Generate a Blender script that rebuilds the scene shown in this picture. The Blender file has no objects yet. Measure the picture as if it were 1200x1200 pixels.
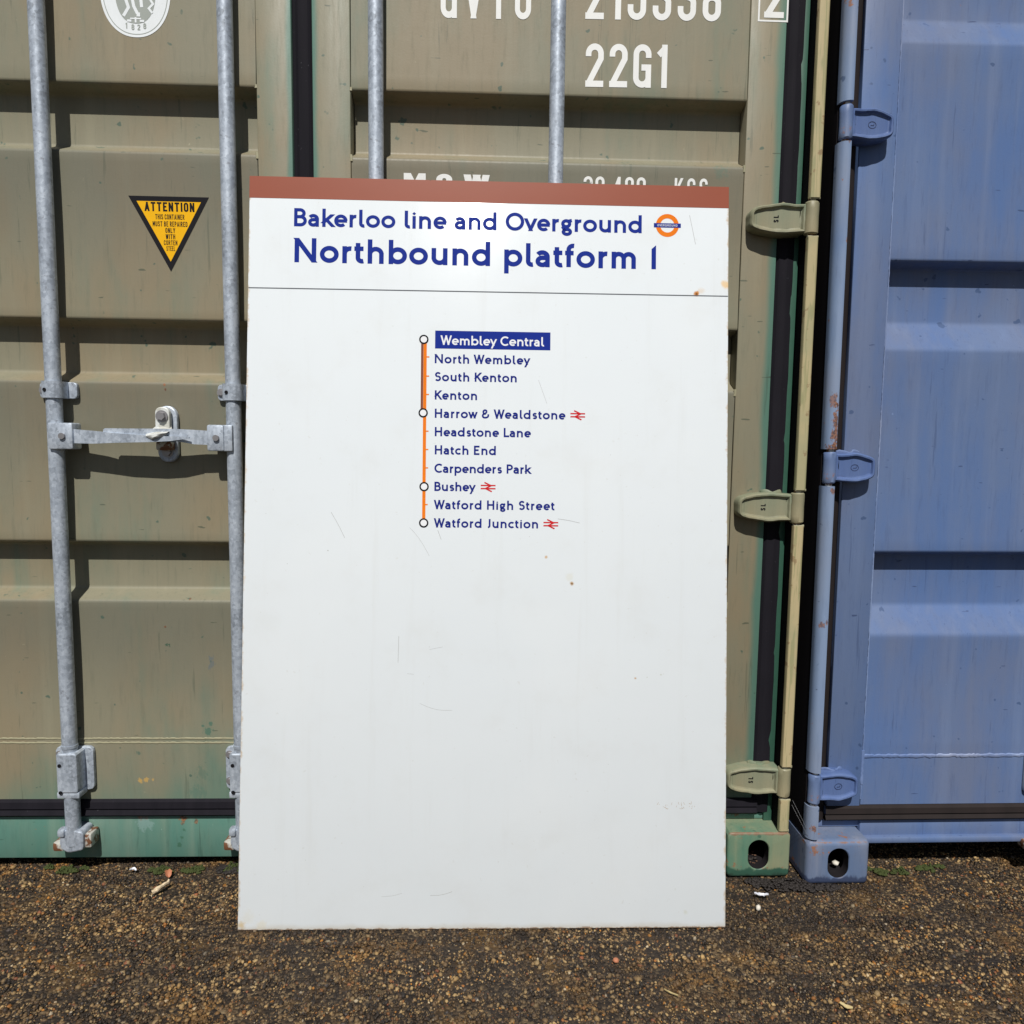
import bpy, bmesh, math, random
import numpy as np
from mathutils import Matrix, Vector

random.seed(7)
rng = np.random.default_rng(11)
scene = bpy.context.scene
COL = scene.collection

# ------------------------------------------------------------------ camera
cam_data = bpy.data.cameras.new("camera")
cam = bpy.data.objects.new("camera", cam_data)
COL.objects.link(cam)
cam_data.sensor_width = 36.0
cam_data.sensor_fit = 'HORIZONTAL'
cam_data.lens = 850.0 / 1200.0 * 36.0
cam_data.clip_start = 0.05
cam_data.clip_end = 1500.0
_r = Vector((0.999401, -0.032141, 0.012847))
_u = Vector((-0.009792, 0.093469, 0.995574))
_f = Vector((0.0332, 0.995103, -0.093099))
cam.matrix_world = Matrix(((_r.x, _u.x, -_f.x, 0.43862),
                           (_r.y, _u.y, -_f.y, -1.74065),
                           (_r.z, _u.z, -_f.z, 1.09492),
                           (0, 0, 0, 1)))
scene.camera = cam

# ------------------------------------------------------------------ light
SUN_EL, SUN_AZ = math.radians(51.0), math.radians(5.0)      # azimuth: towards the left of the viewer's back
world = bpy.data.worlds.new("World")
scene.world = world
world.use_nodes = True
wn = world.node_tree
wn.nodes.clear()
sky = wn.nodes.new("ShaderNodeTexSky")
sky.sky_type = 'NISHITA'
sky.sun_disc = False
sky.sun_elevation = SUN_EL
sky.sun_rotation = math.pi + SUN_AZ
bg = wn.nodes.new("ShaderNodeBackground")
bg.inputs["Strength"].default_value = 0.05
wo = wn.nodes.new("ShaderNodeOutputWorld")
wn.links.new(sky.outputs[0], bg.inputs[0])
wn.links.new(bg.outputs[0], wo.inputs[0])

sun_data = bpy.data.lights.new("sun", 'SUN')
sun_data.energy = 5.0
sun_data.angle = math.radians(0.53)
sun_data.color = (1.0, 0.965, 0.91)
sun = bpy.data.objects.new("sun", sun_data)
COL.objects.link(sun)
to_sun = Vector((-math.sin(SUN_AZ) * math.cos(SUN_EL), -math.cos(SUN_AZ) * math.cos(SUN_EL), math.sin(SUN_EL)))
sun.rotation_euler = to_sun.to_track_quat('Z', 'Y').to_euler()
sun.location = (-2, -6, 8)

scene.view_settings.view_transform = 'Standard'
scene.view_settings.look = 'None'
scene.view_settings.exposure = -0.18
scene.view_settings.gamma = 1.0
scene.view_settings.use_curve_mapping = False


# ------------------------------------------------------------------ material helpers
class NT:
    def __init__(s, name, rough=0.6, metal=0.0, spec=0.5):
        s.m = bpy.data.materials.new(name)
        s.m.use_nodes = True
        s.t = s.m.node_tree
        s.b = s.t.nodes["Principled BSDF"]
        s.b.inputs["Roughness"].default_value = rough
        s.b.inputs["Metallic"].default_value = metal
        s.b.inputs["Specular IOR Level"].default_value = spec
        s.tc = s.t.nodes.new("ShaderNodeTexCoord")
        s.sep = None

    def new(s, k): return s.t.nodes.new(k)

    def put(s, sock, v):
        if hasattr(v, "is_output"):
            s.t.links.new(v, sock)
        elif isinstance(v, (tuple, list)):
            sock.default_value = tuple(v) + ((1.0,) if len(v) == 3 and len(sock.default_value) == 4 else ())
        else:
            sock.default_value = v

    def obj(s): return s.tc.outputs["Object"]

    def xyz(s):
        if s.sep is None:
            s.sep = s.new("ShaderNodeSeparateXYZ")
            s.t.links.new(s.obj(), s.sep.inputs[0])
        return s.sep.outputs

    def vec(s, scale, off=(0, 0, 0)):
        n = s.new("ShaderNodeMapping")
        n.inputs["Scale"].default_value = scale
        n.inputs["Location"].default_value = off
        s.t.links.new(s.obj(), n.inputs[0])
        return n.outputs[0]

    def noise(s, scale, detail=4, rough=0.55, stretch=None, off=(0, 0, 0), dist=0.0):
        n = s.new("ShaderNodeTexNoise")
        n.inputs["Scale"].default_value = scale
        n.inputs["Detail"].default_value = detail
        n.inputs["Roughness"].default_value = rough
        n.inputs["Distortion"].default_value = dist
        s.t.links.new(s.vec(stretch or (1, 1, 1), off), n.inputs["Vector"])
        return n.outputs["Fac"]

    def voro(s, scale, feature='F1', out="Distance", stretch=None, rnd=1.0):
        n = s.new("ShaderNodeTexVoronoi")
        n.feature = feature
        n.inputs["Scale"].default_value = scale
        n.inputs["Randomness"].default_value = rnd
        s.t.links.new(s.vec(stretch or (1, 1, 1)), n.inputs["Vector"])
        return n.outputs[out]

    def math(s, op, a, b=0.0, c=None, clamp=False):
        n = s.new("ShaderNodeMath")
        n.operation = op
        n.use_clamp = clamp
        s.put(n.inputs[0], a)
        s.put(n.inputs[1], b)
        if c is not None: s.put(n.inputs[2], c)
        return n.outputs[0]

    def step(s, v, lo, hi, inv=False):
        n = s.new("ShaderNodeMapRange")
        n.interpolation_type = 'SMOOTHSTEP'
        s.put(n.inputs["Value"], v)
        n.inputs["From Min"].default_value = lo
        n.inputs["From Max"].default_value = hi
        n.inputs["To Min"].default_value = 1.0 if inv else 0.0
        n.inputs["To Max"].default_value = 0.0 if inv else 1.0
        return n.outputs[0]

    def mix(s, f, a, b, mode='MIX'):
        n = s.new("ShaderNodeMix")
        n.data_type = 'RGBA'
        n.blend_type = mode
        s.put(n.inputs[0], f)
        s.put(n.inputs[6], a)
        s.put(n.inputs[7], b)
        return n.outputs[2]

    def ramp(s, f, stops, interp='LINEAR'):
        n = s.new("ShaderNodeValToRGB")
        n.color_ramp.interpolation = interp
        e = n.color_ramp.elements
        while len(e) < len(stops): e.new(0.5)
        for i, (p, c) in enumerate(stops):
            e[i].position = p
            e[i].color = tuple(c) + (1.0,)
        s.put(n.inputs[0], f)
        return n.outputs[0]

    def near(s, cx, cz, r, soft=0.4, wob=None, tall=1.0, gain=1.4):
        """1 inside a blob of radius r round (cx, cz) in the object's own x-z plane"""
        o = s.xyz()
        dx = s.math('SUBTRACT', o[0], cx)
        dz = s.math('MULTIPLY', s.math('SUBTRACT', o[2], cz), 1.0 / tall)
        d = s.math('SQRT', s.math('ADD', s.math('MULTIPLY', dx, dx), s.math('MULTIPLY', dz, dz)))
        if wob is not None:
            d = s.math('ADD', d, s.math('MULTIPLY', s.math('SUBTRACT', wob, 0.5), r * gain))
        return s.step(d, r * (1 - soft), r, True)

    def col(s, v): s.put(s.b.inputs["Base Color"], v)
    def rough(s, v): s.put(s.b.inputs["Roughness"], v)
    def metal(s, v): s.put(s.b.inputs["Metallic"], v)

    def bump(s, h, strength=0.3, dist=0.002):
        n = s.new("ShaderNodeBump")
        n.inputs["Strength"].default_value = strength
        n.inputs["Distance"].default_value = dist
        s.put(n.inputs["Height"], h)
        s.t.links.new(n.outputs[0], s.b.inputs["Normal"])


def plain(name, c, rough=0.6, metal=0.0, spec=0.5):
    n = NT(name, rough, metal, spec)
    v = n.noise(60, 3)
    n.col(n.mix(v, tuple(x * 0.88 for x in c), tuple(min(1, x * 1.12) for x in c)))
    return n.m


def weathered(name, base, chalk, dark, xs=(), zlow=None, cover=0.5, rust=0.0, spots=True, foot=None, edge_rust=None, ridges=(), rusts=(), scuffs=()):
    """old sprayed paint: base colour showing through a chalky weathered layer, drawn down by rain"""
    n = NT(name, 0.55, 0, 0.35)
    big = n.noise(3.2, 5, 0.6, stretch=(1.5, 1, 0.7))
    streak = n.noise(22, 3, 0.6, stretch=(1, 1, 0.045))
    fine = n.noise(90, 3, 0.7, stretch=(1, 1, 0.12))
    f = n.math('ADD', n.math('MULTIPLY', big, 0.75), n.math('MULTIPLY', streak, 0.35))
    mask = n.step(f, cover - 0.16, cover + 0.20)
    if xs:                                     # rubbed / shaded-by-seal margins keep the first colour
        o = n.xyz()
        for a, w in xs:
            d = n.math('ABSOLUTE', n.math('SUBTRACT', o[0], a))
            d = n.math('ADD', d, n.math('MULTIPLY', n.math('SUBTRACT', n.noise(9, 3, 0.6, stretch=(1, 1, 0.35)), 0.5), w * 1.1))
            mask = n.math('MULTIPLY', mask, n.step(d, w * 0.25, w))
    if zlow:
        d = n.math('ADD', n.xyz()[2], n.math('MULTIPLY', n.math('SUBTRACT', big, 0.5), 0.5))
        mask = n.math('MULTIPLY', mask, n.math('ADD', n.math('MULTIPLY', n.step(d, zlow[0], zlow[1]), 0.75), 0.25))
    warm = n.noise(5, 3, 0.5, stretch=(1, 1, 0.5), off=(3, 1, 7))
    chalk2 = n.mix(n.step(warm, 0.42, 0.62), chalk, (chalk[0] * 1.08, chalk[1] * 0.97, chalk[2] * 0.90))
    c = n.mix(mask, base, chalk2)
    c = n.mix(n.math('MULTIPLY', n.step(fine, 0.5, 0.75), 0.18), c, dark)
    c = n.mix(n.math('MULTIPLY', n.step(streak, 0.52, 0.72), 0.22), c, tuple(min(1, x * 1.35) for x in chalk))
    if ridges:                                 # greyer tone below every pressed ridge, fading downwards
        for rz in ridges:
            d = n.math('SUBTRACT', rz, n.xyz()[2])
            d2 = n.math('ADD', d, n.math('MULTIPLY', n.math('SUBTRACT', big, .5), .20))
            k_ = n.math('MULTIPLY', n.step(d2, .04, .34, True), n.step(d, -.004, .004))
            _ax = n.math('ABSOLUTE', n.xyz()[0])
            k_ = n.math('MULTIPLY', k_, n.math('MULTIPLY', n.step(_ax, .1085, .1095), n.step(_ax, 1.0465, 1.0475, True)))
            c = n.mix(n.math('MULTIPLY', k_, .48), c, (0.118, 0.122, 0.098))
    # hard-edged chips and rubs
    ch = n.noise(75, 5, .75, stretch=(1, 1, .7), off=(12, 3, 8))
    c = n.mix(n.math('MULTIPLY', n.math('MULTIPLY', n.step(ch, .70, .712), n.step(big, .44, .56)), .8), c, tuple(min(1, x * 1.55) for x in chalk))
    rn = n.noise(60, 4, .7, stretch=(1, 1, .05), off=(2, 12, 3))
    c = n.mix(n.math('MULTIPLY', n.step(rn, .63, .70), .35), c, dark)
    if spots:
        sp = n.noise(34, 2, 0.5, off=(9, 2, 5))
        c = n.mix(n.math('MULTIPLY', n.step(sp, 0.70, 0.74), 0.75), c, tuple(x * 0.55 for x in base))
        sc = n.noise(48, 2, 0.5, stretch=(0.35, 1, 1.8), off=(1, 8, 3))
        c = n.mix(n.math('MULTIPLY', n.step(sc, 0.735, 0.76), 0.7), c, dark)
    if rust > 0:
        r1 = n.noise(16, 6, 0.7, off=(4, 4, 4))
        rm = n.step(r1, 0.72 - rust * 0.25, 0.76 - rust * 0.25)
        c = n.mix(n.math('MULTIPLY', rm, 0.85), c, n.mix(n.noise(120, 3), (0.20, 0.075, 0.03), (0.36, 0.17, 0.08)))
    wobr = n.noise(95, 5, .8, stretch=(1, 1, .5), off=(7, 7, 1)) if (rusts or scuffs) else None
    for (x, z, r, a, tall) in ((t_ + (1.0,))[:5] if len(t_) == 4 else t_ for t_ in rusts):
        c = n.mix(n.math('MULTIPLY', n.near(x, z, r, .25, wobr, tall, 5.5), a), c, n.mix(n.step(n.noise(170, 3), .42, .58), (0.10, 0.045, 0.028), (0.27, 0.115, 0.05)))
    for (x, z, r, a, k) in scuffs:
        c = n.mix(n.math('MULTIPLY', n.near(x, z, r, .3, wobr, 1.0, 5.0), a), c, k)
    if edge_rust:                              # paint knocked off along the top arris of the castings
        d = n.math('ABSOLUTE', n.math('SUBTRACT', n.xyz()[2], edge_rust))
        d = n.math('ADD', d, n.math('MULTIPLY', n.math('SUBTRACT', n.noise(45, 4, .7), .5), .020))
        d = n.math('ADD', d, n.step(n.xyz()[1], .004, .022))
        c = n.mix(n.math('MULTIPLY', n.step(d, .0005, .0065, True), .85), c, n.mix(n.noise(90, 3), (0.16, 0.07, 0.04), (0.30, 0.17, 0.11)))
    if foot:                                   # splashed, mossy dirt line above the ground
        d = n.math('ADD', n.xyz()[2], n.math('MULTIPLY', n.math('SUBTRACT', n.noise(28, 4, .6, stretch=(1, 1, .5)), .5), .05))
        c = n.mix(n.step(d, .018, .026, True), c, foot)
        c = n.mix(n.math('MULTIPLY', n.step(d, -.004, .012, True), .85), c, (0.018, 0.018, 0.014))
    n.col(c)
    n.rough(n.math('ADD', n.math('MULTIPLY', fine, 0.25), 0.38))
    hb = n.math('ADD', n.math('MULTIPLY', n.noise(260, 2, 0.6), 0.5), n.math('MULTIPLY', n.noise(14, 4, 0.5), 1.4))
    n.bump(hb, 0.22, 0.0012)
    return n.m


GREEN = (0.095, 0.190, 0.148)
KHAKI = (0.226, 0.212, 0.148)
M = {}
M['door_green'] = weathered("weathered green container paint", GREEN, KHAKI, (0.06, 0.08, 0.055),
                            xs=((-0.029, 0.018), (0.018, 0.018), (1.135, 0.027), (-1.135, 0.027)), zlow=(0.13, 0.36), cover=0.33,
                            ridges=(.6975, 1.2325, 1.7665, 2.44),
                            rusts=((-.345, 1.227, .0035, .9), (-.343, 1.216, .0025, .9), (-.362, .63, .003, .9), (-.30, .70, .003, .7)),
                            scuffs=((-.265, .362, .010, .8, (0.07, 0.15, 0.11)), (-.275, .376, .004, .8, (0.07, 0.15, 0.11)), (-.257, .382, .005, .8, (0.07, 0.15, 0.11)), (-.358, .585, .005, .9, (0.04, 0.09, 0.06)),
                                    (-.435, .233, .006, .8, (0.50, 0.32, 0.10)), (-.42, .235, .006, .8, (0.50, 0.32, 0.10)), (-.405, .236, .004, .7, (0.50, 0.32, 0.10)), (-.437, .305, .005, .7, (0.07, 0.13, 0.10)),
                                    (-.28, .25, .016, .5, (0.09, 0.16, 0.12)), (-.29, .20, .02, .5, (0.09, 0.17, 0.13)), (-.252, .53, .010, .5, (0.10, 0.14, 0.17)), (-.252, .55, .008, .5, (0.10, 0.14, 0.17)), (.99, 1.755, .018, .5, (0.11, 0.17, 0.13))))
M['frame_green'] = weathered("green container frame paint", (0.085, 0.205, 0.165), (0.155, 0.235, 0.190), (0.03, 0.06, 0.045),
                cover=0.60, rust=0.28,
                           rusts=((-.332, .131, .010, .9), (-.335, .118, .005, .6), (-.44, .136, .008, .8), (-.30, .122, .005, .7), (-.425, .136, .007, .7), (1.10, .135, .008, .8)),
                           scuffs=((-.333, .10, .004, .6, (0.035, 0.11, 0.06)), (-.338, .08, .004, .6, (0.035, 0.11, 0.06)), (-.345, .06, .006, .6, (0.035, 0.11, 0.06)), (-.43, .12, .02, .35, (0.25, 0.36, 0.36))))
M['casting_green'] = weathered("green casting paint", (0.08, 0.20, 0.14), (0.25, 0.26, 0.16), (0.03, 0.05, 0.035), cover=0.52, rust=0.46, foot=(0.035, 0.095, 0.065), edge_rust=.116)
M['hinge_green'] = weathered("green hinge paint", (0.11, 0.20, 0.14), (0.25, 0.245, 0.165), (0.06, 0.08, 0.055), cover=0.46, rust=0.02)
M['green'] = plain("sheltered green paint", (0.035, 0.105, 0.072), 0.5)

M['barrel_blue'] = weathered("blue hinge barrel paint", (0.085, 0.14, 0.30), (0.16, 0.22, 0.36), (0.05, 0.05, 0.09), cover=0.5, rust=0.42)
M['barrel_green'] = weathered("hinge barrel paint", (0.20, 0.20, 0.13), (0.33, 0.30, 0.19), (0.10, 0.08, 0.05), cover=0.50, rust=0.12)
# the pale post bar: chalky cream with thin green runs and rusty lips
n = NT("cream weathered post paint", 0.6, 0, 0.3)
c = n.mix(n.noise(7, 4, stretch=(1, 1, .3)), (0.40, 0.365, 0.20), (0.49, 0.385, 0.225))
c = n.mix(n.math('MULTIPLY', n.step(n.noise(90, 3, .6, stretch=(1, 1, .06), dist=.8), .50, .60), 0.6), c, (0.24, 0.25, 0.12))
c = n.mix(n.math('MULTIPLY', n.step(n.noise(4, 4, .6, off=(1, 5, 2)), .48, .62), 0.45), c, (0.27, 0.29, 0.17))
c = n.mix(n.math('MULTIPLY', n.step(n.noise(30, 5, .6, off=(3, 3, 3)), .60, .65), .7), c, (0.24, 0.15, 0.08))
n.col(c)
n.bump(n.noise(80, 4), .2, .001)
M['cream'] = n.m

BLUE = (0.085, 0.152, 0.330)
M['door_blue'] = weathered("weathered blue container paint", BLUE, (0.122, 0.172, 0.300), (0.035, 0.055, 0.13), cover=0.50, rust=0.02)
M['hinge_blue'] = weathered("blue hinge paint", (0.075, 0.125, 0.29), (0.14, 0.20, 0.36), (0.03, 0.05, 0.13), cover=0.52, rust=0.06)
M['frame_blue'] = weathered("blue container frame paint", (0.105, 0.175, 0.34), (0.195, 0.265, 0.40), (0.05, 0.07, 0.12), cover=0.44, rust=0.30,
                            rusts=((-1.199, 1.150, .0065, .9, 9.0), (-1.206, 1.215, .0075, .7, 2.5), (-1.205, 1.10, .010, .85, 1.0), (-1.207, .672, .0075, .75, 1.0), (-1.197, .680, .0045, .75, 1.5), (-1.205, .150, .0085, .8), (-1.198, 1.88, .006, .7, 2.0), (-1.2, 1.81, .008, .7), (-1.2, 1.00, .008, .8)))
M['casting_blue'] = weathered("blue casting paint", (0.11, 0.16, 0.27), (0.22, 0.24, 0.30), (0.04, 0.045, 0.07), cover=0.58, rust=0.50, foot=(0.045, 0.062, 0.12), edge_rust=.116)
M['bead_green'] = plain("pale sealant bead on green", (0.33, 0.31, 0.20), 0.6)
M['bead_blue'] = weathered("sealant bead on blue", (0.11, 0.175, 0.36), (0.26, 0.33, 0.50), (0.06, 0.07, 0.12), cover=0.55, spots=False)

n = NT("black rubber gasket", 0.8, 0, 0.15)
c = n.mix(n.noise(40, 4, .6, stretch=(1, 1, .06)), (0.006, 0.006, 0.009), (0.017, 0.015, 0.021))
c = n.mix(n.math('MULTIPLY', n.step(n.noise(210, 2, .5), .74, .78), .4), c, (0.16, 0.16, 0.18))
n.col(c)
n.bump(n.noise(60, 4, stretch=(1, 1, .2)), .3, .001)
M['rubber'] = n.m
n = NT("dusty brown rubber gasket", 0.75, 0, 0.2)
n.col(n.mix(n.noise(20, 4, .6, stretch=(1, 1, .1)), (0.012, 0.010, 0.010), (0.030, 0.022, 0.021)))
M['rubber_brown'] = n.m

n = NT("galvanised steel", 0.42, 0.35, 0.5)
sp = n.voro(150, 'F1', "Color")
bw = n.new("ShaderNodeRGBToBW")
n.t.links.new(sp, bw.inputs[0])
mot = n.math('ADD', n.math('MULTIPLY', n.noise(26, 6, .7, stretch=(1, 1, .3)), .8), n.math('MULTIPLY', bw.outputs[0], .22))
c = n.ramp(mot, [(0.30, (0.22, 0.25, 0.29)), (0.46, (0.38, 0.43, 0.50)), (0.60, (0.53, 0.59, 0.67)), (0.78, (0.68, 0.74, 0.82))])
c = n.mix(n.math('MULTIPLY', n.step(n.noise(70, 4, .7, off=(2, 6, 1)), .60, .70), .45), c, (0.13, 0.12, 0.13))
n.col(c)
n.rough(n.math('ADD', n.math('MULTIPLY', mot, -.3), .66))
n.bump(n.noise(180, 4), .22, .0008)
M['galv'] = n.m
M['bolt'] = plain("zinc plated bolt", (0.33, 0.32, 0.33), 0.4, 0.6)
n = NT("worn zinc with rust", 0.6, 0.3)
n.col(n.mix(n.step(n.noise(60, 4), .47, .56), (0.55, 0.54, 0.49), (0.20, 0.09, 0.045)))
M['zinc_rust'] = n.m

n = NT("white stencil paint", 0.55, 0, 0.3)
c = n.mix(n.noise(40, 4, .6, stretch=(1, 1, .1)), (0.72, 0.73, 0.72), (0.86, 0.87, 0.85))
n.col(n.mix(n.math('MULTIPLY', n.step(n.noise(160, 3), .68, .74), .35), c, (0.42, 0.38, 0.28)))
M['stencil'] = n.m

# sign enamel: white with a few rust blooms where the enamel is chipped
n = NT("white vitreous enamel", 0.1, 0, 0.18)
w1 = n.noise(420, 3)
c = n.mix(n.noise(2.4, 3), (0.675, 0.722, 0.752), (0.715, 0.755, 0.778))
c = n.mix(n.math('MULTIPLY', n.step(n.noise(7, 5, .6, off=(2, 2, 2)), .50, .72), .16), c, (0.58, 0.585, 0.56))
c = n.mix(n.math('MULTIPLY', n.step(n.noise(16, 4, .65, stretch=(1.6, 1, .10), off=(5, 1, 2)), .54, .74), .12), c, (0.52, 0.52, 0.49))
c = n.mix(n.math('MULTIPLY', n.step(n.noise(3.0, 3, .5, off=(8, 3, 6)), .50, .70), .16), c, (0.76, 0.79, 0.80))
c = n.mix(n.math('MULTIPLY', n.step(n.noise(75, 3, .6, off=(1, 9, 4)), .66, .72), .22), c, (0.50, 0.49, 0.45))
_o = n.xyz()
_e = n.math('SUBTRACT', .5519, n.math('ABSOLUTE', _o[0]))
_e = n.math('ADD', _e, n.math('MULTIPLY', n.noise(30, 5, .7, off=(6, 6, 6)), .03))
c = n.mix(n.math('MULTIPLY', n.step(_e, .0125, .0185, True), .65), c, (0.50, 0.36, 0.20))
wob = n.noise(70, 3)
for (x, z, r, a, k) in ((0.4771, 1.455, 0.0085, .95, (0.50, 0.19, 0.03)), (0.4775, 1.4545, 0.0035, .9, (0.16, 0.06, 0.02)),
                        (0.488, 1.462, .010, .30, (0.62, 0.38, 0.14)),
                        (0.1931, 0.7823, 0.0062, .9, (0.44, 0.26, 0.10)), (0.1936, 0.7818, 0.0026, .9, (0.12, 0.07, 0.04)),
                        (0.188, 0.797, 0.013, .22, (0.60, 0.56, 0.38)), (0.1338, 0.8424, 0.0042, .75, (0.55, 0.33, 0.14)),
                        (0.341, 0.5667, 0.0036, .8, (0.50, 0.30, 0.13)), (0.368, 0.569, .0022, .6, (.45, .46, .38)), (0.40, 0.575, .003, .5, (.45, .46, .38)),
                        (0.545, 1.478, 0.013, .75, (0.74, 0.48, 0.20)), (-0.551, 0.79, 0.008, .4, (0.60, 0.45, 0.25)),
                        (-0.543, 0.010, 0.011, .75, (0.62, 0.47, 0.24)), (-0.50, 0.012, 0.016, .35, (0.70, 0.62, 0.42)),
                        (-0.53, 0.03, .02, .2, (0.7, 0.64, 0.46)), (0.46, 0.035, .007, .4, (.55, .55, .42))):
    c = n.mix(n.math('MULTIPLY', n.near(x, z, r, .7, wob), a), c, k)
dots = n.noise(120, 2, .5, off=(5, 5, 5))
c = n.mix(n.math('MULTIPLY', n.step(dots, .765, .79), .55), c, (0.30, 0.30, 0.28))
# dirty bottom edge
bot = n.math('MULTIPLY', n.step(n.math('ADD', n.xyz()[2], n.math('MULTIPLY', n.noise(18, 4), .02)), .008, .026, True), .5)
c = n.mix(bot, c, (0.50, 0.43, 0.30))
bot2 = n.math('MULTIPLY', n.step(n.math('ADD', n.xyz()[2], n.math('MULTIPLY', n.noise(45, 4, .7), .014)), .0075, .0105, True), .8)
c = n.mix(bot2, c, (0.26, 0.15, 0.08))
n.col(c)
n.rough(n.math('ADD', n.math('MULTIPLY', n.noise(5, 4), .08), .13))
n.bump(n.math('ADD', n.noise(2.2, 2), n.math('MULTIPLY', n.noise(9, 3), .12)), .22, .012)
M['enamel'] = n.m
n = NT("brown vitreous enamel", 0.32, 0, 0.35)
c = n.mix(n.noise(9, 4, stretch=(.4, 1, 1)), (0.262, 0.070, 0.038), (0.310, 0.086, 0.048))
c = n.mix(n.math('MULTIPLY', n.step(n.noise(60, 3, off=(1, 1, 1)), .72, .75), .6), c, (0.10, 0.05, 0.03))
n.col(c)
n.bump(n.noise(6, 2), .12, .002)
M['brown_enamel'] = n.m
M['sign_edge'] = plain("grimy enamel edge", (0.46, 0.40, 0.33), 0.5)


def ink(name, c, rough=0.33):
    k = NT(name, rough * .7, 0, 0.18)
    k.col(k.mix(k.noise(30, 3), tuple(x * .92 for x in c), tuple(x * 1.06 for x in c)))
    return k.m


M['ink_blue'] = ink("blue enamel lettering", (0.012, 0.030, 0.255))
M['ink_navy'] = ink("dark blue enamel lettering", (0.013, 0.022, 0.200))
M['ink_orange'] = ink("orange enamel", (0.80, 0.195, 0.012))
M['ink_brown'] = ink("brown route enamel", (0.22, 0.075, 0.045))
M['ink_black'] = ink("black ink", (0.012, 0.012, 0.014))
M['ink_grey'] = ink("grey enamel rule", (0.115, 0.125, 0.14))
M['ink_white'] = ink("white enamel lettering", (0.80, 0.82, 0.84))
M['ink_red'] = ink("red enamel", (0.56, 0.018, 0.022))
M['scratch'] = ink("scratch in enamel", (0.40, 0.41, 0.41), .6)
M['sticker_yellow'] = ink("yellow sticker vinyl", (0.86, 0.46, 0.012), .4)
M['sticker_black'] = ink("black sticker vinyl", (0.016, 0.015, 0.017), .4)
M['sticker_white'] = ink("white sticker vinyl", (0.80, 0.84, 0.86), .35)
M['sticker_grey'] = ink("grey sticker print", (0.36, 0.39, 0.36), .4)

# ground: worn asphalt whose stones have come through
n = NT("worn asphalt", 0.85, 0, 0.25)
v = n.voro(150, 'F1', "Color")
bw = n.new("ShaderNodeRGBToBW")
n.t.links.new(v, bw.inputs[0])
c = n.ramp(bw.outputs[0], [(0.0, (0.010, 0.008, 0.007)), (0.45, (0.028, 0.020, 0.014)), (0.65, (0.07, 0.048, 0.028)), (0.85, (0.17, 0.12, 0.065)), (1.0, (0.30, 0.23, 0.14))])
patch = n.noise(3.5, 5, .6)
c = n.mix(n.step(patch, .40, .66), c, (0.030, 0.024, 0.020))
moss = n.noise(6, 5, .65, off=(7, 3, 0))
c = n.mix(n.math('MULTIPLY', n.step(moss, .52, .70), .5), c, (0.16, 0.085, 0.022))
n.col(c)
n.bump(n.math('MULTIPLY', n.voro(150), -1.0), .8, .006)
M['asphalt'] = n.m

n = NT("loose and set stone chippings", 0.6, 0, 0.3)
g = n.new("ShaderNodeNewGeometry")
rpi = g.outputs["Random Per Island"]
c = n.ramp(rpi, [(0.0, (0.022, 0.018, 0.015)), (0.26, (0.030, 0.022, 0.016)), (0.42, (0.085, 0.055, 0.032)), (0.55, (0.18, 0.118, 0.058)),
                 (0.70, (0.27, 0.185, 0.088)), (0.83, (0.40, 0.29, 0.145)), (0.915, (0.26, 0.11, 0.03)), (0.945, (0.42, 0.19, 0.035)),
                 (0.955, (0.24, 0.09, 0.045)), (0.965, (0.09, 0.08, 0.08)), (0.988, (0.50, 0.43, 0.31)), (1.0, (0.62, 0.60, 0.55))], 'CONSTANT')
patch = n.math('ADD', n.math('MULTIPLY', n.noise(2.6, 5, .6), .55), n.math('MULTIPLY', n.noise(14, 5, .65, stretch=(.35, 1.6, 1), off=(2, 2, 2)), .45))
c = n.mix(n.math('MULTIPLY', n.step(patch, .45, .60), .66), c, (0.032, 0.026, 0.022))
moss = n.noise(5, 5, .65, off=(7, 3, 0))
c = n.mix(n.math('MULTIPLY', n.step(moss, .50, .66), .45), c, (0.26, 0.135, 0.028))
c = n.mix(n.math('MULTIPLY', n.noise(300, 2), .35), c, (0.05, 0.04, 0.03))
bandn = n.noise(9, 5, .6, stretch=(.22, 2.4, 1), off=(4, 4, 4))
c = n.mix(n.step(bandn, .40, .62), n.mix(1.0, c, (0.74, 0.71, 0.70), 'MULTIPLY'), n.mix(1.0, c, (1.36, 1.26, 1.08), 'MULTIPLY'))
n.col(c)
M['stones'] = n.m
M['moss'] = plain("green moss", (0.045, 0.06, 0.012), 0.9)
M['litter'] = plain("black leaf litter", (0.022, 0.017, 0.015), 0.75)
M['wood'] = plain("pale split wood", (0.62, 0.50, 0.34), 0.7)
M['leaf_orange'] = plain("dry orange leaf", (0.42, 0.16, 0.08), 0.7)
M['leaf_yellow'] = plain("dry straw leaf", (0.46, 0.37, 0.18), 0.7)
M['foil'] = plain("crumpled white foil", (0.70, 0.71, 0.76), 0.35, 0.3)
M['pebble'] = plain("white pebble", (0.66, 0.62, 0.54), 0.7)
M['interior'] = plain("dark steel inside", (0.03, 0.03, 0.03), 0.8)
M['plywood'] = plain("container underside", (0.05, 0.04, 0.03), 0.9)
M['web'] = plain("cobweb thread", (0.3, 0.3, 0.31), 0.6)
M['mark_blue'] = plain("dark blue paint in stamped lines", (0.02, 0.035, 0.10), .6)
M['grime_shade'] = plain("grimy steel blackened with gap and hole shade", (0.016, 0.014, 0.016), 0.9, 0, 0.1)  # shade of post gaps and casting holes put into the black, over some dirt


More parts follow.
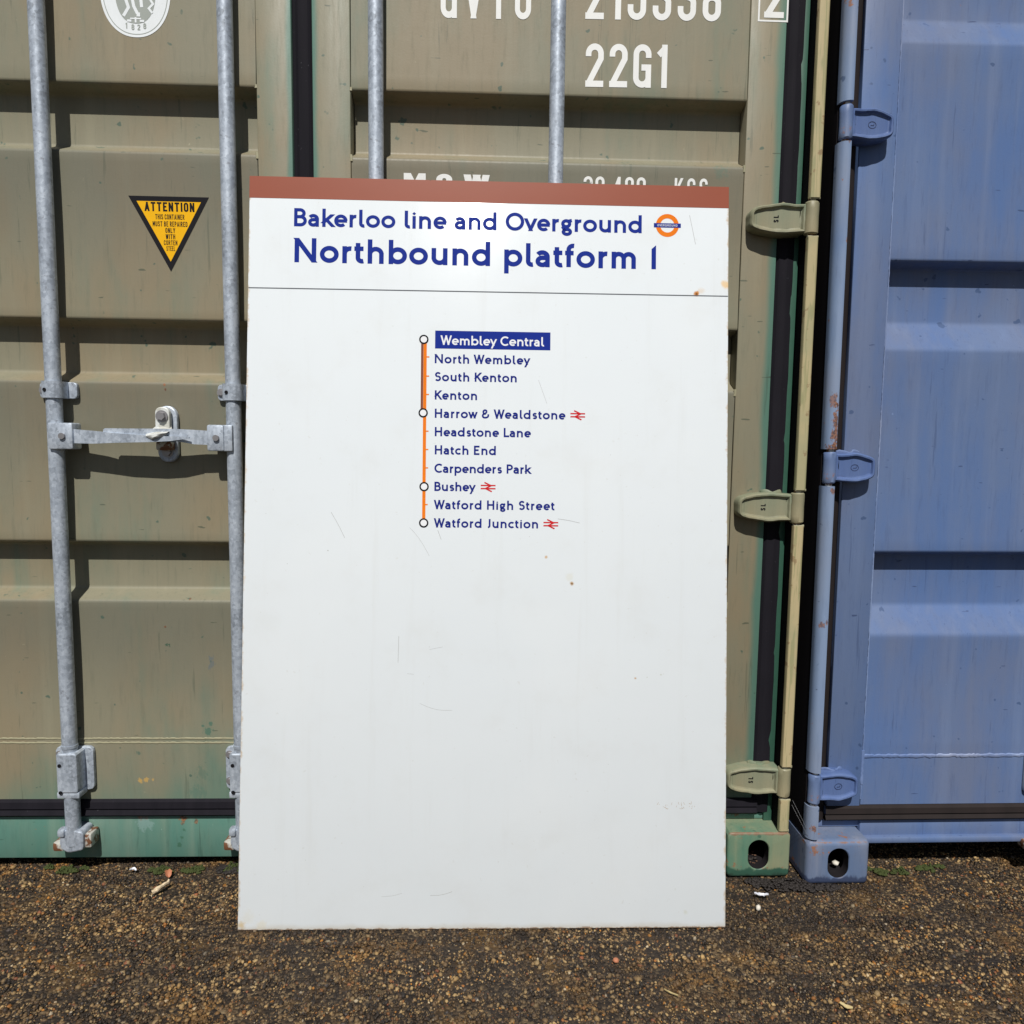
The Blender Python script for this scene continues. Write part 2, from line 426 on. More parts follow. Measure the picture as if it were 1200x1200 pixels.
# ------------------------------------------------------------------ mesh builder
class MB:
    def __init__(s): s.v, s.f, s.mi, s.sm = [], [], [], []

    def add(s, vs, fs, mi=0, smooth=False):
        o = len(s.v)
        s.v += [tuple(p) for p in vs]
        s.f += [tuple(i + o for i in f) for f in fs]
        s.mi += [mi] * len(fs)
        s.sm += [smooth] * len(fs)

    def box(s, x0, x1, y0, y1, z0, z1, mi=0, bev=0.0, seg=2, M4=None):
        bm = bmesh.new()
        bmesh.ops.create_cube(bm, size=1.0)
        for v in bm.verts:
            v.co = Vector(((x0 + x1) / 2 + v.co.x * (x1 - x0), (y0 + y1) / 2 + v.co.y * (y1 - y0), (z0 + z1) / 2 + v.co.z * (z1 - z0)))
        if bev > 0:
            bmesh.ops.bevel(bm, geom=bm.edges[:], offset=bev, segments=seg, profile=0.5, affect='EDGES')
        s.from_bm(bm, mi, bev > 0, M4)

    def from_bm(s, bm, mi=0, smooth=False, M4=None):
        bm.verts.index_update()
        vs = [(M4 @ v.co if M4 else v.co)[:] for v in bm.verts]
        s.add(vs, [[v.index for v in f.verts] for f in bm.faces], mi, smooth)
        bm.free()

    def rings(s, rings, mi=0, smooth=True, cap0=False, cap1=False, closed=True):
        n_ = len(rings[0])
        vs = [p for r in rings for p in r]
        fs = []
        for k in range(len(rings) - 1):
            for i in range(n_ if closed else n_ - 1):
                j = (i + 1) % n_
                fs.append((k * n_ + i, k * n_ + j, (k + 1) * n_ + j, (k + 1) * n_ + i))
        s.add(vs, fs, mi, smooth)
        if cap0: s.add(rings[0], [tuple(range(n_))[::-1]], mi)
        if cap1: s.add(rings[-1], [tuple(range(n_))], mi)

    def cyl(s, a, b, r, n_=24, mi=0, r2=None, caps=True, smooth=True):
        a, b = Vector(a), Vector(b)
        d = (b - a).normalized()
        p = d.orthogonal().normalized()
        q_ = d.cross(p)
        r2 = r if r2 is None else r2
        R0 = [a + p * (r * math.cos(t)) + q_ * (r * math.sin(t)) for t in (2 * math.pi * i / n_ for i in range(n_))]
        R1 = [b + p * (r2 * math.cos(t)) + q_ * (r2 * math.sin(t)) for t in (2 * math.pi * i / n_ for i in range(n_))]
        s.rings([R0, R1], mi, smooth, caps, caps)

    def extrude_x(s, prof, x0, x1, mi=0, smooth=False):
        """prof: list of (y, z) swept from x0 to x1"""
        vs = [(x0, y, z) for y, z in prof] + [(x1, y, z) for y, z in prof]
        k = len(prof)
        s.add(vs, [(i, k + i, k + i + 1, i + 1) for i in range(k - 1)], mi, smooth)

    def extrude_z(s, prof, z0, z1, mi=0, smooth=False, closed=True, caps=True):
        """prof: closed list of (x, y) swept up"""
        s.rings([[(x, y, z0) for x, y in prof], [(x, y, z1) for x, y in prof]], mi, smooth, caps, caps, closed)


def smooth_by_angle(me, deg=35):
    bm = bmesh.new()
    bm.from_mesh(me)
    bmesh.ops.remove_doubles(bm, verts=bm.verts[:], dist=1e-5)
    lim = math.radians(deg)
    for e in bm.edges:
        if len(e.link_faces) == 2 and e.calc_face_angle(0.0) > lim:
            e.smooth = False
    bm.to_mesh(me)
    bm.free()


def mk(name, mb, mats, parent=None, loc=None, recalc=False, sharp=True):
    me = bpy.data.meshes.new(name)
    me.from_pydata(mb.v, [], mb.f)
    for m_ in (mats if isinstance(mats, (list, tuple)) else [mats]): me.materials.append(m_)
    me.polygons.foreach_set("material_index", mb.mi)
    me.polygons.foreach_set("use_smooth", mb.sm)
    if recalc:
        bm = bmesh.new(); bm.from_mesh(me)
        bmesh.ops.remove_doubles(bm, verts=bm.verts[:], dist=1e-6)
        bmesh.ops.recalc_face_normals(bm, faces=bm.faces[:]); bm.to_mesh(me); bm.free()
    if sharp and any(mb.sm): smooth_by_angle(me)
    me.update()
    o = bpy.data.objects.new(name, me)
    COL.objects.link(o)
    if parent: o.parent = parent
    if loc: o.location = loc
    return o


def thing(name, label, cat, loc=(0, 0, 0), rot=(0, 0, 0), group=None):
    o = bpy.data.objects.new(name, None)
    o.empty_display_size = 0.1
    COL.objects.link(o)
    o.location, o.rotation_euler = loc, rot
    o['label'], o['category'] = label, cat
    if group: o['group'] = group
    return o


def child_copy(src, parent, loc):
    o = src.copy()
    COL.objects.link(o)
    o.parent = parent
    o.location = loc
    return o


# ------------------------------------------------------------------ stroke lettering
def arc(cx, cy, rx, ry, a0, a1, n_=None):
    n_ = n_ or max(4, int(abs(a1 - a0) / 9))
    return [(cx + rx * math.cos(math.radians(a0 + (a1 - a0) * i / n_)), cy + ry * math.sin(math.radians(a0 + (a1 - a0) * i / n_))) for i in range(n_ + 1)]


XH = 0.63
# each glyph: (skeleton width, [strokes]); P square-capped path, B butt path, O closed path, D diagonal with level ends, F filled polygon
Jn = {
    'A': (.78, [('D', (.0, 0), (.39, 1)), ('D', (.78, 0), (.39, 1)), ('B', [(.14, .30), (.64, .30)])]),
    'B': (.54, [('P', [(0, 0), (0, 1)]), ('B', [(0, 1)] + arc(.24, .77, .23, .23, 90, -90) + [(0, .54)]), ('B', [(.1, .54)] + arc(.27, .27, .27, .27, 90, -90) + [(0, 0)])]),
    'C': (.80, [('B', arc(.5, .5, .5, .5, 48, 312))]),
    'D': (.74, [('P', [(0, 0), (0, 1)]), ('B', [(0, 1)] + arc(.24, .5, .5, .5, 90, -90) + [(0, 0)])]),
    'E': (.44, [('P', [(.44, 1), (0, 1), (0, 0), (.44, 0)]), ('B', [(0, .52), (.44, .52)])]),
    'G': (.88, [('B', arc(.5, .5, .5, .5, 48, 320)), ('P', [(.86, .12), (.86, .45), (.6, .45)])]),
    'H': (.64, [('P', [(0, 0), (0, 1)]), ('P', [(.64, 0), (.64, 1)]), ('B', [(0, .52), (.64, .52)])]),
    'J': (.22, [('B', [(.22, 1.07), (.22, .18)] + arc(.02, .18, .20, .20, 0, -88))]),
    'K': (.58, [('P', [(0, 0), (0, 1)]), ('D', (.05, .42), (.52, 1)), ('D', (.58, 0), (.17, .62))]),
    'L': (.44, [('P', [(0, 1), (0, 0), (.44, 0)])]),
    'M': (.84, [('P', [(0, 0), (0, 1)]), ('P', [(.84, 0), (.84, 1)]), ('D', (.42, .32), (.04, 1)), ('D', (.42, .32), (.80, 1))]),
    'N': (.70, [('P', [(0, 0), (0, 1)]), ('P', [(.70, 0), (.70, 1)]), ('D', (.66, 0), (.04, 1))]),
    'O': (1.0, [('O', arc(.5, .5, .5, .5, 0, 351, 39))]),
    'P': (.52, [('P', [(0, 0), (0, 1)]), ('B', [(0, 1)] + arc(.24, .72, .28, .28, 90, -90) + [(0, .44)])]),
    'R': (.56, [('P', [(0, 0), (0, 1)]), ('B', [(0, 1)] + arc(.26, .74, .26, .26, 90, -90) + [(0, .48)]), ('D', (.56, 0), (.24, .44))]),
    'S': (.52, [('B', arc(.27, .755, .245, .245, 28, 262)), ('B', arc(.25, .265, .265, .265, 88, -148))]),
    'U': (.66, [('P', [(0, 1), (0, .4)]), ('B', [(0, .45)] + arc(.33, .33, .33, .33, 180, 360) + [(.66, .45)]), ('P', [(.66, .4), (.66, 1)])]),
    'V': (.70, [('D', (.35, 0), (0, 1)), ('D', (.35, 0), (.70, 1))]),
    'W': (1.06, [('D', (.26, 0), (0, 1)), ('D', (.27, 0), (.53, 1)), ('D', (.79, 0), (.53, 1)), ('D', (.80, 0), (1.06, 1))]),
    '&': (.66, [('B', [(.66, .46)] + arc(.30, .24, .34, .24, -8, -90) + arc(.24, .25, .24, .25, -95, -270) + arc(.27, .76, .2, .24, -100, -260) + arc(.27, .77, .2, .23, 90, 10)), ('B', [(.47, .80), (.30, .52)])]),
    'a': (.43, [('B', arc(.20, XH - .22, .23, .22, 148, 0) + [(.43, .1)]), ('P', [(.43, 0), (.43, .3)]), ('B', [(.43, .36), (.24, .36)] + arc(.20, .18, .20, .18, 90, 270) + [(.26, 0), (.43, .12)])]),
    'b': (.60, [('P', [(0, 0), (0, 1)]), ('O', arc(.30, XH / 2, .30, XH / 2, 0, 350, 35))]),
    'c': (.48, [('B', arc(.31, XH / 2, .31, XH / 2, 48, 312))]),
    'd': (.60, [('P', [(.60, 0), (.60, 1)]), ('O', arc(.30, XH / 2, .30, XH / 2, 0, 350, 35))]),
    'e': (.57, [('B', arc(.30, XH / 2, .29, XH / 2, 2, 312)), ('B', [(.02, .31), (.66, .31)])]),
    'f': (.30, [('B', [(.10, -.09), (.10, .80)] + arc(.30, .80, .20, .20, 180, 78)), ('B', [(-.06, XH), (.32, XH)])]),
    'g': (.50, [('O', arc(.23, .43, .20, .20, 0, 350, 30)), ('B', [(.36, .60), (.56, .66)]), ('B', [(.12, .26), (.05, .17), (.10, .07), (.24, .05)] + arc(.27, -.115, .21, .165, 90, -180) + [(.10, -.03), (.2, .05)])]),
    'h': (.50, [('P', [(0, 0), (0, 1)]), ('B', [(0, .30)] + arc(.25, .37, .25, .26, 180, 0) + [(.50, .2)]), ('P', [(.50, 0), (.50, .32)])]),
    'i': (.0, [('P', [(0, 0), (0, XH)]), ('F', [(-.11, .90), (0, .79), (.11, .90), (0, 1.01)])]),
    'k': (.46, [('P', [(0, 0), (0, 1)]), ('D', (.04, .25), (.40, XH)), ('D', (.46, 0), (.14, .38))]),
    'l': (.18, [('B', [(0, 1.09), (0, .17)] + arc(.17, .17, .17, .17, 180, 285))]),
    'm': (.88, [('P', [(0, 0), (0, XH)]), ('B', [(0, .30)] + arc(.22, .39, .22, .24, 180, 0) + [(.44, .2)]), ('P', [(.44, 0), (.44, .32)]),
                ('B', [(.44, .30)] + arc(.66, .39, .22, .24, 180, 0) + [(.88, .2)]), ('P', [(.88, 0), (.88, .32)])]),
    'n': (.50, [('P', [(0, 0), (0, XH)]), ('B', [(0, .30)] + arc(.25, .37, .25, .26, 180, 0) + [(.50, .2)]), ('P', [(.50, 0), (.50, .32)])]),
    'o': (.62, [('O', arc(.31, XH / 2, .31, XH / 2, 0, 350, 35))]),
    'p': (.60, [('P', [(0, -.36), (0, XH)]), ('O', arc(.30, XH / 2, .30, XH / 2, 0, 350, 35))]),
    'r': (.28, [('P', [(0, 0), (0, XH)]), ('B', [(0, .32)] + arc(.25, .37, .25, .26, 180, 80))]),
    's': (.36, [('B', arc(.19, .465, .165, .165, 30, 262)), ('B', arc(.17, .165, .175, .165, 88, -148))]),
    't': (.32, [('B', [(.10, .92), (.10, .17)] + arc(.28, .17, .18, .17, 180, 290)), ('B', [(-.06, XH), (.34, XH)])]),
    'u': (.50, [('P', [(.50, 0), (.50, XH)]), ('P', [(0, XH), (0, .30)]), ('B', [(0, .34)] + arc(.25, .26, .25, .26, 180, 360) + [(.50, .34)])]),
    'v': (.50, [('D', (.25, 0), (0, XH)), ('D', (.25, 0), (.50, XH))]),
    'w': (.82, [('D', (.20, 0), (0, XH)), ('D', (.21, 0), (.41, XH)), ('D', (.61, 0), (.41, XH)), ('D', (.62, 0), (.82, XH))]),
    'y': (.50, [('D', (.25, 0), (0, XH)), ('D', (.10, -.36), (.50, XH))]),
    '1': (.10, [('F', [(-.03, -.11), (.20, -.11), (.20, 1.12), (-.03, .92)])]),
    ' ': (.22, []),
}
r_ = .19
W_ = .38
_WD = {'O': 1.02, 'C': 1.02, 'N': 1.22, '1': 1.0, 'W': 1.10}
Jn = {k_: (g_[0] * _WD.get(k_, 1.15), [(st_[0],) + tuple([(p_[0] * _WD.get(k_, 1.15), p_[1]) for p_ in a_] if isinstance(a_, list) else (a_[0] * _WD.get(k_, 1.15), a_[1]) for a_ in st_[1:]) for st_ in g_[1]]) for k_, g_ in Jn.items()}
Cn = {   # condensed stencil capitals and figures
    '0': (W_, [('O', arc(r_, 1 - r_, r_, r_, 0, 180) + arc(r_, r_, r_, r_, 180, 360))]),
    'O': (W_, [('O', arc(r_, 1 - r_, r_, r_, 0, 180) + arc(r_, r_, r_, r_, 180, 360))]),
    '1': (.14, [('P', [(.14, 0), (.14, 1)]), ('B', [(.14, .98), (-.04, .80)])]),
    '2': (W_, [('B', [(0, .74)] + arc(r_, 1 - r_, r_, r_, 180, 0) + [(W_, .68), (.02, .03)]), ('P', [(0, 0), (W_, 0)])]),
    '3': (W_, [('B', [(0, .78)] + arc(r_, 1 - r_, r_, r_, 180, 0) + [(W_, .68)] + arc(r_, .70, r_, .16, 0, -90)), ('B', arc(r_, .38, r_, .16, 90, 0) + [(W_, r_)] + arc(r_, r_, r_, r_, 0, -180) + [(0, .30)])]),
    '4': (.40, [('P', [(.30, 0), (.30, 1)]), ('B', [(.28, 1.0), (0, .27), (.44, .27)])]),
    '5': (W_, [('B', [(W_ + .05, 1), (.02, 1), (.02, .56)]), ('B', [(0, .52), (.12, .60)] + arc(r_, .42, r_, .2, 90, 0) + [(W_, r_)] + arc(r_, r_, r_, r_, 0, -180) + [(0, .32)])]),
    '6': (W_, [('O', arc(r_, .40, r_, r_, 0, 180) + arc(r_, r_, r_, r_, 180, 360)), ('B', [(0, .3), (0, .81)] + arc(r_, .81, r_, r_, 180, 0) + [(W_, .75)])]),
    '8': (W_, [('O', arc(r_, 1 - r_ * .95, r_ * .95, r_ * .95, 0, 180) + arc(r_, .70, r_ * .95, r_ * .85, 180, 360)), ('O', arc(r_, .38, r_, r_ * .85, 0, 180) + arc(r_, r_, r_, r_, 180, 360))]),
    'A': (.42, [('D', (0, 0), (.21, 1)), ('D', (.42, 0), (.21, 1)), ('B', [(.08, .25), (.34, .25)])]),
    'B': (W_, [('P', [(0, 0), (0, 1)]), ('B', [(0, 1)] + arc(.17, .78, .18, .22, 90, -90) + [(0, .56)]), ('B', [(.1, .54)] + arc(.19, .27, .19, .27, 90, -90) + [(0, 0)])]),
    'C': (W_, [('B', [(W_, .70)] + arc(r_, 1 - r_, r_, r_, 0, 180) + arc(r_, r_, r_, r_, 180, 360) + [(W_, .30)])]),
    'D': (W_, [('P', [(0, 0), (0, 1)]), ('B', [(0, 1)] + arc(r_, 1 - r_, r_, r_, 90, 0) + arc(r_, r_, r_, r_, 0, -90) + [(0, 0)])]),
    'E': (.34, [('P', [(.34, 1), (0, 1), (0, 0), (.34, 0)]), ('B', [(0, .52), (.34, .52)])]),
    'G': (W_, [('B', [(W_, .72)] + arc(r_, 1 - r_, r_, r_, 0, 180) + arc(r_, r_, r_, r_, 180, 345)), ('P', [(W_, 0), (W_, .46), (r_ + .06, .46)])]),
    'H': (W_, [('P', [(0, 0), (0, 1)]), ('P', [(W_, 0), (W_, 1)]), ('B', [(0, .52), (W_, .52)])]),
    'I': (.0, [('P', [(0, 0), (0, 1)])]),
    'K': (.40, [('P', [(0, 0), (0, 1)]), ('D', (.03, .36), (.36, 1)), ('D', (.40, 0), (.13, .58))]),
    'L': (.32, [('P', [(0, 1), (0, 0), (.32, 0)])]),
    'M': (.52, [('P', [(0, 0), (0, 1)]), ('P', [(.52, 0), (.52, 1)]), ('D', (.26, .3), (.04, 1)), ('D', (.26, .3), (.48, 1))]),
    'N': (.40, [('P', [(0, 0), (0, 1)]), ('P', [(.40, 0), (.40, 1)]), ('D', (.37, 0), (.03, 1))]),
    'P': (W_, [('P', [(0, 0), (0, 1)]), ('B', [(0, 1)] + arc(.17, .74, .21, .26, 90, -90) + [(0, .48)])]),
    'R': (W_, [('P', [(0, 0), (0, 1)]), ('B', [(0, 1)] + arc(.17, .76, .20, .24, 90, -90) + [(0, .52)]), ('D', (.38, 0), (.17, .48))]),
    'S': (W_, [('B', [(W_, .76)] + arc(r_, 1 - r_, r_, r_, 0, 180) + [(0, .72)] + [(.06, .58), (.32, .44), (W_, .30)] + arc(r_, r_, r_, r_, 0, -180) + [(0, .24)])]),
    'T': (.40, [('P', [(.20, 0), (.20, 1)]), ('P', [(0, 1), (.40, 1)])]),
    'U': (W_, [('B', [(0, 1.08)] + arc(r_, r_, r_, r_, 180, 360) + [(W_, 1.08)])]),
    'V': (.42, [('D', (.21, 0), (0, 1)), ('D', (.21, 0), (.42, 1))]),
    'W': (.60, [('D', (.14, 0), (0, 1)), ('D', (.15, 0), (.30, 1)), ('D', (.45, 0), (.30, 1)), ('D', (.46, 0), (.60, 1))]),
    'Y': (.42, [('P', [(.21, 0), (.21, .4)]), ('D', (.21, .38), (0, 1)), ('D', (.21, .38), (.42, 1))]),
    '.': (.0, [('P', [(0, 0), (0, .02)])]),
    ' ': (.20, []),
}


def ribbon(pts, w, closed=False, square=False):
    """quads of a constant-width band along pts"""
    P_ = [Vector(p) for p in pts]
    Q = [P_[0]]
    for p in P_[1:]:
        if (p - Q[-1]).length > 1e-6: Q.append(p)
    P_ = Q
    if closed and (P_[0] - P_[-1]).length < 1e-6: P_.pop()
    n_ = len(P_)
    if square and not closed:
        P_[0] = P_[0] - (P_[1] - P_[0]).normalized() * w / 2
        P_[-1] = P_[-1] + (P_[-1] - P_[-2]).normalized() * w / 2
    L, R_ = [], []
    for i in range(n_):
        a = P_[i - 1] if (i > 0 or closed) else None
        b = P_[(i + 1) % n_] if (i < n_ - 1 or closed) else None
        d1 = (P_[i] - a).normalized() if a is not None else None
        d2 = (b - P_[i]).normalized() if b is not None else None
        d1 = d1 or d2
        d2 = d2 or d1
        n1 = Vector((-d1.y, d1.x))
        n2 = Vector((-d2.y, d2.x))
        m = (n1 + n2)
        m = m.normalized() if m.length > 1e-4 else n1
        k = min(1 / max(m.dot(n1), .3), 2.2)
        L.append(P_[i] + m * (w / 2 * k))
        R_.append(P_[i] - m * (w / 2 * k))
    out = []
    for i in range(n_ if closed else n_ - 1):
        j = (i + 1) % n_
        out.append([R_[i], R_[j], L[j], L[i]])
    return out


def glyph_polys(g, w):
    """list of strokes; each stroke is a list of polygons in cap-height units"""
    s_ = 1 - w
    T = lambda p: (w / 2 + p[0] * s_, w / 2 + p[1] * s_)
    res = []
    for st in g[1]:
        k = st[0]
        if k in 'PBO':
            res.append(ribbon([T(p) for p in st[1]], w, k == 'O', k == 'P'))
        elif k == 'D':
            a, b = Vector(T(st[1])), Vector(T(st[2]))
            if a.y > b.y: a, b = b, a
            d = b - a
            hw = w / 2 * d.length / d.y
            sl = d.x / d.y
            a2 = a - Vector((sl, 1)) * w / 2
            b2 = b + Vector((sl, 1)) * w / 2
            res.append([[a2 - Vector((hw, 0)), a2 + Vector((hw, 0)), b2 + Vector((hw, 0)), b2 - Vector((hw, 0))]])
        elif k == 'F':
            res.append([[Vector(T(p)) for p in st[1]]])
    return res


_LB = {c: .03 for c in "CGOQcdegoqa"}
_LB.update({c: -.01 for c in "AVWvwyTtfYX"})
_LB['J'] = .06
_RB = {c: .03 for c in "ODbopBPRecsSCgq"}
_RB.update({c: -.02 for c in "AVWvwyKkrtfLTYXFl"})


def write(mb, text, font, x0, base, cap, w=.15, gap=.16, x1=None, mi=0, y=0.0, slope=0.0, lift=2.5e-5, xs=None, center=None):
    """lay flat lettering in the x-z plane at depth y, facing -y"""
    items, pen = [], 0.0
    for i, ch in enumerate(text):
        g = font[ch]
        s_ = 1 - w
        if ch == ' ':
            pen += (.38 if font is Jn else g[0] + gap * .6)
            continue
        lb = _LB.get(ch, .085) + gap if font is Jn else 0
        rb = _RB.get(ch, .085) if font is Jn else gap
        if not items: lb = 0
        items.append((pen + lb, g))
        pen += lb + g[0] * s_ + w + rb
        end = pen - rb
    total = end
    sx = xs or ((x1 - x0) / total if x1 is not None else cap)
    if center is not None: x0 = center - total * sx / 2
    if 'DBG' in globals(): print('TEXT', text, round(sx / cap, 3))
    k = 0
    for px, g in items:
        for st in glyph_polys(g, w):
            yy = y - (k % 7) * lift
            k += 1
            for poly in st:
                vs = []
                for q_ in poly:
                    u_ = (px + q_.x) * sx
                    vs.append((x0 + u_, yy, base + q_.y * cap + u_ * slope))
                mb.add(vs, [tuple(range(len(vs)))], mi)
    return total * sx


def flat(mb, poly, y, mi=0):
    mb.add([(x, y, z) for x, z in poly], [tuple(range(len(poly)))], mi)


def band(mb, pts, w, y, mi=0, closed=False):
    for qd in ribbon(pts, w, closed):
        mb.add([(v.x, y, v.y) for v in qd], [(0, 1, 2, 3)], mi)


# ------------------------------------------------------------------ ground
mb = MB()
G = 44
xs_ = np.concatenate([[-400, -60, -12, -4], np.linspace(-2, 4, 61), [6, 14, 60, 400]])
ys_ = np.concatenate([[-400, -60, -12, -4], np.linspace(-2.2, 1.0, 33), [4, 14, 60, 400]])
vs = []
for yy in ys_:
    for xx in xs_:
        near_ = (-2 <= xx <= 4) and (-2.2 <= yy <= 1)
        z = -0.0035 + (0.0025 * math.sin(xx * 3.1 + 1) * math.cos(yy * 4.3) if near_ else 0)
        vs.append((xx, yy, z))
nx = len(xs_)
mb.add(vs, [(j * nx + i, j * nx + i + 1, (j + 1) * nx + i + 1, (j + 1) * nx + i) for j in range(len(ys_) - 1) for i in range(nx - 1)], 0, True)
ground = mk("ground", mb, M['asphalt'], sharp=False)
ground['kind'] = 'structure'

# stone chippings: 12-vertex lumps, half sunk in the asphalt
ico_v = []
phi = (1 + 5 ** .5) / 2
for a in (-1, 1):
    for b in (-phi, phi):
        ico_v += [(0, a, b), (a, b, 0), (b, 0, a)]
ico_v = np.array(ico_v, float)
ico_v /= np.linalg.norm(ico_v[0])
bm = bmesh.new()
for p in ico_v: bm.verts.new(p)
bmesh.ops.convex_hull(bm, input=bm.verts[:])
bm.verts.index_update()
ico_f = np.array([[v.index for v in f.verts] for f in bm.faces if len(f.verts) == 3])
ico_v = np.array([v.co[:] for v in bm.verts])
bm.free()


def stone_mesh(name, pts, size, flatness, mat, jitter=.22, zoff=0.0):
    N = len(pts)
    V = np.repeat(ico_v[None], N, 0) * (1 + rng.uniform(-jitter, jitter, (N, len(ico_v), 1)))
    V *= (size[:, None, None] * np.stack([rng.uniform(.75, 1.3, N), rng.uniform(.75, 1.2, N), flatness * rng.uniform(.7, 1.25, N)], 1)[:, None, :])
    th = rng.uniform(0, 2 * math.pi, N)
    c, s_ = np.cos(th)[:, None], np.sin(th)[:, None]
    X = V[..., 0] * c - V[..., 1] * s_
    Y = V[..., 0] * s_ + V[..., 1] * c
    V = np.stack([X + pts[:, 0:1], Y + pts[:, 1:2], V[..., 2] + pts[:, 2:3] + zoff], 2)
    F_ = (ico_f[None] + (np.arange(N) * len(ico_v))[:, None, None]).reshape(-1, 3)
    me = bpy.data.meshes.new(name)
    me.vertices.add(N * len(ico_v))
    me.vertices.foreach_set("co", V.reshape(-1))
    me.loops.add(len(F_) * 3)
    me.loops.foreach_set("vertex_index", F_.reshape(-1).astype(np.int32))
    me.polygons.add(len(F_))
    me.polygons.foreach_set("loop_start", (np.arange(len(F_)) * 3).astype(np.int32))
    me.polygons.foreach_set("loop_total", np.full(len(F_), 3, np.int32))
    me.update(calc_edges=True)
    me.validate()
    me.materials.append(mat)
    o = bpy.data.objects.new(name, me)
    COL.objects.link(o)
    return o


NS = 110000
px = rng.uniform(-1.0, 2.05, NS)
py = -0.72 + rng.beta(1.0, 1.1, NS) * 0.95
sz = rng.gamma(3.2, 0.00050, NS) + 0.0010
sz = np.clip(sz, .0012, .0062)
pts = np.stack([px, py, 0.0025 * np.sin(px * 3.1 + 1) * np.cos(py * 4.3) - 0.0035 + sz * .12 + .0022 * np.sin(px * 37 + 3 * np.sin(py * 29)) * np.sin(py * 51 + 2 * np.sin(px * 23))], 1)
st = stone_mesh("stone_chippings", pts, sz, 0.85, M['stones'], jitter=.34)
st['kind'] = 'stuff'


# ------------------------------------------------------------------ containers
YD = 0.055       # door face behind the outermost (corner casting) plane
REC = 0.045      # depth of the door corrugations


def fillet_profile(pts, r, n_=3):
    out = [pts[0]]
    for a, b, c in zip(pts, pts[1:], pts[2:]):
        a, b, c = Vector(a), Vector(b), Vector(c)
        d1, d2 = (a - b).normalized(), (c - b).normalized()
        rr = min(r, (a - b).length * .45, (c - b).length * .45)
        p, q_ = b + d1 * rr, b + d2 * rr
        for i in range(n_ + 1):
            t = i / n_
            out.append(((1 - t) ** 2 * p + 2 * t * (1 - t) * b + t * t * q_)[:])
    out.append(pts[-1])
    return out


def rrect_at(angles, hx, hz, r):
    """points of a rounded rectangle hit by rays at the given angles"""
    out = []
    for a in angles:
        c, s_ = math.cos(a), math.sin(a)
        t = min(hx / abs(c) if abs(c) > 1e-9 else 1e9, hz / abs(s_) if abs(s_) > 1e-9 else 1e9)
        x, z = c * t, s_ * t
        cx, cz = hx - r, hz - r
        if abs(x) > cx and abs(z) > cz and r > 0:
            ax, az = math.copysign(cx, x), math.copysign(cz, z)
            # ray / corner circle
            B = c * ax + s_ * az
            C = ax * ax + az * az - r * r
            t = B + math.sqrt(max(0, B * B - C))
            x, z = c * t, s_ * t
        out.append((x, z))
    return out


def casting(parent, x0, x1, z0, z1, mat, y1=0.178, round_x0=.006, round_x1=.006):
    """hollow corner casting with a stadium hole in the end face"""
    mb = MB()
    cx, cz, hx, hz = (x0 + x1) / 2, (z0 + z1) / 2, (x1 - x0) / 2, (z1 - z0) / 2
    n_ = 72
    an = [2 * math.pi * (i + .5) / n_ for i in range(n_)]
    ring = lambda pl, y, sx=1: [(cx + x, y, cz + z) for x, z in pl]
    outer = lambda d: rrect_at(an, hx - d, hz - d, max(.004, .010 - d))
    hole = rrect_at(an, .0285, .0405, .0284)
    hole2 = rrect_at(an, .0265, .0385, .0264)
    inner = rrect_at(an, hx - .028, hz - .022, .008)
    rb = [(round_x0 + round_x1) * .5]
    rr = rb[0]
    rings = [ring(outer(0), y1)]
    for k in range(0, 5):
        t = k / 4 * math.pi / 2
        rings.append(ring(outer(rr * (1 - math.cos(t)) * .9), rr * (1 - math.sin(t))))
    rings += [ring(hole, 0.0), ring(hole2, .002), ring(hole2, .028), ring(inner, .0285), ring(inner, y1 - .01)]
    rings = [[Vector(p) for p in r] for r in rings]
    mb.rings(rings[:-3], 0, True, True, False)
    mb.rings(rings[-4:], 1, True, False, False)
    mb.add(rings[-1], [tuple(range(n_))], 1)
    o = mk("corner_casting", mb, [mat, M['grime_shade']], parent, recalc=False)
    return o


def offset_poly(pts, d):
    n_ = len(pts)
    out = []
    for i in range(n_):
        a, b, c = Vector(pts[i - 1]), Vector(pts[i]), Vector(pts[(i + 1) % n_])
        d1, d2 = (b - a), (c - b)
        d1 = d1.normalized() if d1.length > 0 else d2.normalized()
        d2 = d2.normalized() if d2.length > 0 else d1
        nn = (Vector((-d1.y, d1.x)) + Vector((-d2.y, d2.x))).normalized()
        out.append((b + nn * d)[:])       # left of a CCW path = inwards
    return out


def resample(pts, n_):
    P_ = [Vector(p) for p in pts] + [Vector(pts[0])]
    L = [0.0]
    for a, b in zip(P_, P_[1:]): L.append(L[-1] + (b - a).length)
    out = []
    j = 0
    for i in range(n_):
        t = L[-1] * i / n_
        while L[j + 1] < t: j += 1
        f = (t - L[j]) / max(1e-9, L[j + 1] - L[j])
        out.append(P_[j].lerp(P_[j + 1], f)[:])
    return out


def round_poly(pts, r, n_=5):
    out = []
    k = len(pts)
    for i in range(k):
        a, b, c = Vector(pts[i - 1]), Vector(pts[i]), Vector(pts[(i + 1) % k])
        ri = r[i] if isinstance(r, (list, tuple)) else r
        d1, d2 = (a - b), (c - b)
        rr = min(ri, d1.length * .48, d2.length * .48)
        p, q_ = b + d1.normalized() * rr, b + d2.normalized() * rr
        for s_ in range(n_ + 1):
            t = s_ / n_
            out.append(((1 - t) ** 2 * p + 2 * t * (1 - t) * b + t * t * q_)[:])
    return out


def stadium(w, h, n_=8):
    r = w / 2
    c = h / 2 - r
    return arc(0, c, r, r, 0, 180, n_) + arc(0, -c, r, r, 180, 360, n_)


